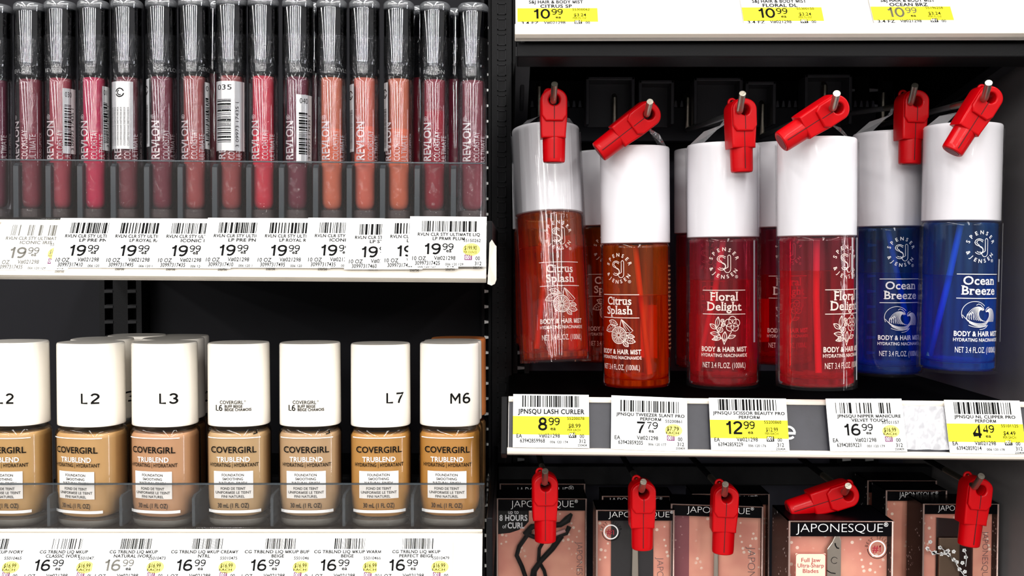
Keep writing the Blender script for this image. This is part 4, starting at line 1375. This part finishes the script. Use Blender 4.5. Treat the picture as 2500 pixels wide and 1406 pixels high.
# pegs, locks first (their holes carry the straps)
def y_of(w):
    return 2 * RM * FPX / w + CAMY
HOLES = []
for (px, py, hx, hy, Y, sw, yaw, pit, lab, plab) in (
        (1354, 205, 1351, 246, y_of(168) - RM - .011, 0, 2, 0, 'red lock hanging over the first citrus cap', 'steel peg through the lock over the first citrus bottle'),
        (1587, 248, 1580, 278, y_of(168) - RM - .011, 52, 4, 8, 'red lock swung sideways over the second citrus cap', 'steel peg through the swung lock over the second citrus bottle'),
        (1813, 228, 1806, 270, y_of(172) - RM - .011, -2, 10, 0, 'red lock hanging over the first floral cap', 'steel peg through the lock over the first floral bottle'),
        (2043, 228, 2034, 263, y_of(186) - RM - .008, 57, 8, 8, 'red lock swung sideways over the second floral cap', 'steel peg through the swung lock over the second floral bottle'),
        (2234, 208, 2224, 250, y_of(164) - RM - .012, 1, 6, 0, 'red lock hanging over the first ocean cap', 'steel peg through the lock over the first ocean bottle'),
        (2414, 202, 2404, 240, y_of(178) - RM - .011, 31, 4, 4, 'red lock tilted over the last ocean cap by the grey panel', 'steel peg through the tilted lock over the last ocean bottle')):
    h = peg(px, py, Y - .024, hx, hy, plab)
    sc = (Y - CAMY) / .585 * (1.0 if Y > 0 else 1.02)
    lock(at(hx, hy, Y), sw, lab, yaw, pit, sc)
    HOLES.append(Vector((h.x, Y, h.z)))

mist('citrus', 1334, 303, 1357, 880, 168, 521, 'orange citrus mist bottle in crinkled shiny film at the inner end', 17, 605, (-.55, -.2), (-.9, -.45, 560, 860), 'crinkle', tilt=-7, hang=HOLES[0])
mist('citrus', 1549, 362, 1554, 940, 168, 594, 'orange citrus mist bottle with its print turned away from the front', -50, 720, (.35, -.3), (-.80, -.25, 745, 880), None, hang=HOLES[1])
mist('floral', 1765, 354, 1766, 936, 172, 580, 'red floral mist bottle under the first straight-hanging floral lock', -16, 682, (-.7, .2), (.05, .75, 766, 890), 'plain', hang=HOLES[2], glints=((40, .30, .98),))
mist('floral', 1994, 342, 1993, 938, 186, 577, 'magenta floral mist bottle beside the first ocean bottle, print turned to the ocean side', 46, 660, (-.1, -.5), None, 'plain', hang=HOLES[3], glints=((51, .05, .99), (38, .72, .99)))
mist('ocean', 2169, 326, 2166, 908, 164, 554, 'blue ocean mist bottle wedged beside the magenta floral one', 2, 666, (.8, 0), None, 'plain', hang=HOLES[4], glints=((48, .66, .98), (36, .30, .5)))
mist('ocean', 2351, 308, 2336, 900, 178, 541, 'blue ocean mist bottle at the end by the grey side panel', 11, 672, (-.85, -.2), None, 'plain', hang=HOLES[5], glints=((53, .2, .99), (40, .6, .75)))
# bottles hanging behind
g2 = 'mist bottles in the second row'
mist('citrus', 1470, 372, 1478, 880, 150, 552, 'orange citrus mist bottle hanging in the gap between the two front citrus ones', 0, 600, (0, 0), None, None, detail=True, group=g2)
mist('citrus', 1325, 400, 1330, 842, 150, 560, 'shadowed citrus mist bottle mostly hidden behind the crinkled one', 0, 620, (0, 0), None, None, detail=False, group=g2)
mist('floral', 1722, 366, 1722, 895, 150, 570, 'shadowed floral mist bottle peeping out before the first floral one', -10, 650, (.2, 0), None, None, detail=True, group=g2)
mist('floral', 1905, 352, 1905, 885, 158, 556, 'floral mist bottle seen in the gap between the two front floral ones', 0, 670, (0, 0), (.1, .8, 730, 840), None, detail=True, group=g2)

# ------------------------------------------------------------------ hanging cosmetic tool packs
M_cardp = spotted('pink_blossom_card', (246, 176, 150), (224, 146, 128), (255, 226, 206), 210, .26)
M_side = spotted('black_blossom_board', (6, 5, 7), (9, 8, 10), (200, 192, 190), 330, .24)
M_edge = mat('silver_pink_edge', (196, 168, 160), .25, metal=.5)
M_blk = mat('black_gloss_board', (6, 5, 8), .35, spec=.06)
M_window = clear('pack_window', gloss=.4, base=.0, rough=.04)
M_tool = mat('brushed_steel', (176, 166, 154), .3, metal=1.0)
M_toold = mat('black_tool', (5, 4, 6), .4, spec=.08)
M_bronze = mat('dull_bronze_tool', (128, 106, 88), .35, metal=.8)
M_pinkpad = mat('pink_pad', (196, 140, 134), .4)
M_badge = mat('badge_red_print', (150, 20, 40), .5)
M_peach = mat('peach_panel', (255, 206, 184), .5)

def pack(px, py, w, Y, label, yaw=0.0, h=0.15, depth=0.028, head=22, text=(.12, .88), group='boxed beauty tools on the lower pegs', front=True):
    """open-faced box: pink card set back, black header, silver edges, clear window"""
    s = mpp(Y)
    p = at(px, py, Y)
    Wd = w * s
    t = thing('tool_package', label, 'tool package', (p.x, Y, p.z), (0, 0, R_(yaw)), group=group)
    e = .0012
    m = MB(); m.box(0, .0008, 0.0008, depth, -h, 0); m.box(Wd - .0008, Wd, .0008, depth, -h, 0); m.build('side_board', M_side, t)
    m = MB(); m.box(0, Wd, .0008, depth, -.0008, 0); m.build('top_board', M_blk, t)
    m = MB(); m.box(.0008, Wd - .0008, .008, .009, -h, -.0008); m.build('card', M_cardp, t)
    m = MB(); m.tube([(0.0004, 0, -h), (.0004, 0, -.0004), (Wd - .0004, 0, -.0004), (Wd - .0004, 0, -h)], .0007, 8); m.build('edge', M_edge, t, smooth=60)
    m = MB(); m.box(.0008, Wd - .0008, 0, .0006, -head * s - .0015, -.0012); hd = m.build('header', M_blk, t)
    m = MB()
    m.text('JAPONESQUE', Wd * text[0], -head * s * .86, head * s * .64, Wd * text[1], fn=flat(-.0001), w='l')
    m.text('®', Wd * text[1] + .0003, -head * s * .45, head * s * .3, fn=flat(-.0001))
    m.build('header_print', M_white, hd)
    if front:
        m = MB(); m.patch(.0008, Wd - .0008, -h, -head * s - .0015, flat(.0001), nu=1); m.build('window', M_window, t)
    return t, s, Wd

def side_text(t, s, Wd, x, top, h):
    m = MB()
    fn = lambda u, v: (Wd * x - (u), .0076, v)
    # reads downwards along the edge
    k = h
    m2 = MB()
    m2.text('JAPONESQUE', 0, 0, h, w='l', fn=lambda u, v: (Wd * x + v, .0075, -top - u))
    m2.build('edge_print', mat('grey_print', (120, 96, 94), .5), t)

def badge(t, s, cx, cz, r, y=-.0004):
    f = flat(y)
    m = MB()
    m.ribbon([(cx + a, cz + b) for a, b in arc(0, 0, r, r, 0, 360, 30)], r * .16, f, 1)
    m.ribbon([(cx + a, cz + b) for a, b in arc(0, 0, r * 1.28, r * 1.28, 180, 360, 24)], r * .09, f, 0)
    m.arctext('BEST SELLER', cx, cz, r * 1.45, 165, 15, r * .38, f, 0, w='r')
    m.number('1', cx + r * .12, cz - r * .42, r * .85, wt=.16, fn=f, mi=2)
    m.text('#', cx - r * .62, cz - r * .42, r * .85, fn=f, mi=2, w='B')
    m.build('best_seller_badge', [M_ink, M_white, M_badge], t)

# eyelash curler
t, s, Wd = pack(1213, 1216, 221, 0.145, 'boxed eyelash curler promising eight hours of curl', head=26, text=(.16, .86))
side_text(t, s, Wd, .895, .036, .0046)
m = MB(); cx0 = 0.001
pts = [(.0008, -.0075)] + [(x, z) for x, z in ((.0245, -.0075), (.0245, -.020), (.0215, -.0235), (.017, -.0265), (.010, -.0288), (.0008, -.0298))]
m.add([(x, .0074, z) for x, z in pts], [tuple(range(len(pts)))])
cl = m.build('claim_panel', M_blk, t)
m = MB(); f = flat(.0072)
m.text('up to', 27 * s, -45 * s, 10 * s, 54 * s, fn=f, w='r'); m.text('8 HOURS', 6 * s, -62 * s, 14 * s, 76 * s, fn=f, w='B'); m.text('of', 13 * s, -81 * s, 10 * s, 23 * s, fn=f); m.text('CURL', 26 * s, -81 * s, 14 * s, 68 * s, fn=f, w='B')
m.build('claim_print', M_white, cl)
C = lambda pl, y=.004: [((x - 1213) * s, y, -(z - 1216) * s) for x, z in pl]
m = MB()
m.tube(C([(1296, 1300), (1268, 1340), (1262, 1362), (1275, 1390), (1292, 1440)]), .0017, 8)
m.tube(C([(1372, 1312), (1350, 1345), (1322, 1375), (1305, 1400), (1300, 1440)]), [.0026, .0022, .002, .0024, .003], 8)
m.tube(C([(1335, 1315), (1318, 1345), (1316, 1375), (1330, 1400), (1340, 1440)]), .0014, 8)
m.tube(C([(1282, 1310), (1300, 1290), (1330, 1288), (1370, 1285), (1388, 1272), (1398, 1258)]), [.0022, .0022, .0022, .0022, .003, .0012], 8)
m.tube(C([(1285, 1308), (1310, 1318), (1350, 1318), (1385, 1306), (1392, 1290)]), .0018, 8)
cu = m.build('eyelash_curler', M_toold, t, smooth=60)
m = MB(); m.tube(C([(1304, 1302), (1325, 1308), (1355, 1308), (1382, 1298)], .0025), .0016, 8); m.build('pad', M_pinkpad, cu, smooth=60)
# tweezer
t, s, Wd = pack(1456, 1244, 192, 0.078, 'boxed tweezer with a best seller badge', head=22, text=(.16, .94))
m = MB(); m.box(39 * s, 144 * s, .0066, .0076, -.15, -30 * s); m.build('black_backing', mat('matt_black_card', (26, 22, 24), .5), t)
badge(t, s, 36 * s, -55 * s, 17 * s)
m = MB(); m.prism([(91 * s, -40 * s), (104 * s, -38 * s), (112 * s, -.15), (84 * s, -.15)], .0035, .0055, axis='y'); m.build('tweezer', M_tool, t, bevel=.0004)
side_text(t, s, Wd, .80, .036, .0046)
# scissor
t, s, Wd = pack(1638, 1229, 222, 0.082, 'boxed beauty scissor turned slightly towards the nipper pack', yaw=-7, head=24, text=(.18, .86))
m = MB(); m.prism([(106 * s, -40 * s), (116 * s, -42 * s), (120 * s, -.15), (103 * s, -.15)], .0035, .0055, axis='y'); sc_ = m.build('scissor', M_tool, t, bevel=.0004)
m = MB(); m.ribbon([(a * s, b * s) for a, b in arc(111, -118, 4, 4, 0, 360, 12)], .0004, flat(.0033)); m.build('pivot', M_toold, sc_)
m = MB(); m.patch(2 * s, 46 * s, -.15, -28 * s, flat(.0075), nu=1); m.build('mauve_stripe', spotted('mauve_card', (150, 88, 92), (138, 80, 86), (190, 140, 140), 230, .18), t)
side_text(t, s, Wd, .85, .031, .0052)
# nipper
t, s, Wd = pack(1926, 1271, 257, 0.022, 'boxed cuticle nipper with a bold silver header and red lock lying on it', head=33, text=(.075, .905), depth=.04)
C = lambda pl, y=.004: [((x - 1926) * s, -(z - 1271) * s) for x, z in pl]
m = MB(); m.prism(C([(2046, 1306), (2054, 1306), (2060, 1325), (2060, 1480), (2024, 1480), (2024, 1345), (2036, 1328)]), .003, .006, axis='y'); npo = m.build('nipper', M_tool, t, bevel=.0006)
m = MB(); f = flat(.0028); m.ribbon(C([(2044, 1330), (2045, 1336), (2049, 1342), (2054, 1343)]), .0008, f); m.ribbon(C(arc(2043, 1373, 8, 8, 40, 330, 16)), .0003, f); m.ribbon(C([(2024, 1398), (2034, 1404), (2046, 1406)]), .0006, f); m.build('jaw_line', M_toold, npo)
badge(t, s, 218 * s, -69 * s, 19 * s)
m = MB(); m.box(16 * s, 90 * s, -.0012, -.0004, -190 * s, -80 * s); lab_ = m.build('claim_sticker', [M_peach], t, bevel=.0003)
m = MB(); f = flat(-.00135)
for k, (tx, w2) in enumerate((('Full Jaw', 24), ('Ultra-Sharp', 33), ('Blades', 20))):
    m.text(tx, (53 - w2) * s, (-101 - 13.5 * k) * s, 10 * s, (53 + w2) * s, fn=f, w='r')
m.ribbon([(x * s, z * s) for x, z in [(16, -190)] + arc(24, -88, 8, 8, 180, 90, 6) + arc(82, -88, 8, 8, 90, 0, 6) + [(90, -190)]], 1.2 * s, f)
m.build('claim_print', M_badge, lab_)
# clipper
t, s, Wd = pack(2254, 1229, 186, 0.088, 'boxed nail clipper with a white blossom branch by the grey panel', head=21, text=(.20, .80))
C = lambda pl: [((x - 2254) * s, -(z - 1229) * s) for x, z in pl]
m = MB(); m.prism(C([(2300, 1318), (2352, 1318), (2352, 1480), (2300, 1480)]), .0035, .006, axis='y'); m.build('nail_clipper', M_bronze, t, bevel=.0006)
m = MB(); m.prism(C([(2297, 1270), (2388, 1276), (2388, 1480), (2297, 1480)]), .0062, .0070, axis='y'); m.build('clear_holder', clear('smoked_holder', (170, 150, 146), gloss=.8, base=.05), t)
m = MB(); f = flat(-.0004)
br = [(2265, 1340), (2280, 1352), (2300, 1354), (2318, 1356), (2330, 1368), (2345, 1392), (2360, 1412)]
m.ribbon(C(br), .0005, f); m.ribbon(C([(2296, 1336), (2312, 1350), (2328, 1366)]), .0004, f); m.ribbon(C([(2356, 1342), (2362, 1360), (2360, 1385)]), .0004, f)
r = random.Random(3)
for x, z in br + [(2296, 1338), (2310, 1350), (2330, 1348), (2356, 1345), (2360, 1362), (2352, 1376), (2272, 1324), (2358, 1398), (2284, 1350), (2316, 1346), (2338, 1374)]:
    for q in range(5):
        a = q * 1.257 + x
        m.disc((x - 2254) * s + math.cos(a) * 3 * s, -(z - 1229) * s + math.sin(a) * 3 * s, 2.4 * s, 2.2 * s, f, n=8)
m.build('blossom_print', M_white, t)
side_text(t, s, Wd, .86, .022, .0042)
# packs further back
gb = 'boxed tools hanging behind'
pack(1220, 1180, 210, 0.185, 'shadowed tool box behind the eyelash curler pack', head=40, text=(.2, .8), group=gb, front=False)
pack(2118, 1172, 170, 0.16, 'dim tool box furthest back behind the nipper pack', head=26, text=(.1, .7), group=gb, front=False)
pack(2163, 1196, 150, 0.115, 'dim tool box between the nipper and clipper packs', head=22, text=(.22, .8), group=gb, front=False)
pack(1690, 1205, 190, 0.15, 'shadowed tool box behind the scissor pack', head=22, text=(.1, .8), group=gb, front=False)
pack(1470, 1210, 175, 0.14, 'shadowed tool box behind the tweezer pack', head=22, text=(.1, .8), group=gb, front=False)

for (px, py, hx, hy, Y, sw, yaw, pit, lab, plab) in (
        (1331, 1150, 1330, 1178, .050, 0, 2, 0, 'red lock hanging in front of the eyelash curler pack', 'steel peg through the lock on the eyelash curler pack'),
        (1571, 1176, 1567, 1196, .052, 0, 2, 0, 'red lock hanging in front of the tweezer pack', 'steel peg through the lock on the tweezer pack'),
        (1771, 1182, 1769, 1206, .052, 2, -2, 0, 'red lock hanging in front of the scissor pack', 'steel peg through the lock on the scissor pack'),
        (2071, 1186, 2062, 1202, .046, 73, 2, 0, 'red lock lying sideways on top of the nipper pack', 'steel peg through the sideways lock on the nipper pack'),
        (2396, 1162, 2380, 1188, .044, 6, 4, 0, 'red lock hanging in front of the nail clipper pack', 'steel peg through the lock on the nail clipper pack')):
    h = peg(px, py, Y - .024, hx, hy, plab, M_shaftd)
    lock(at(hx, hy, Y), sw, lab, yaw, pit, (Y - CAMY) / .60)
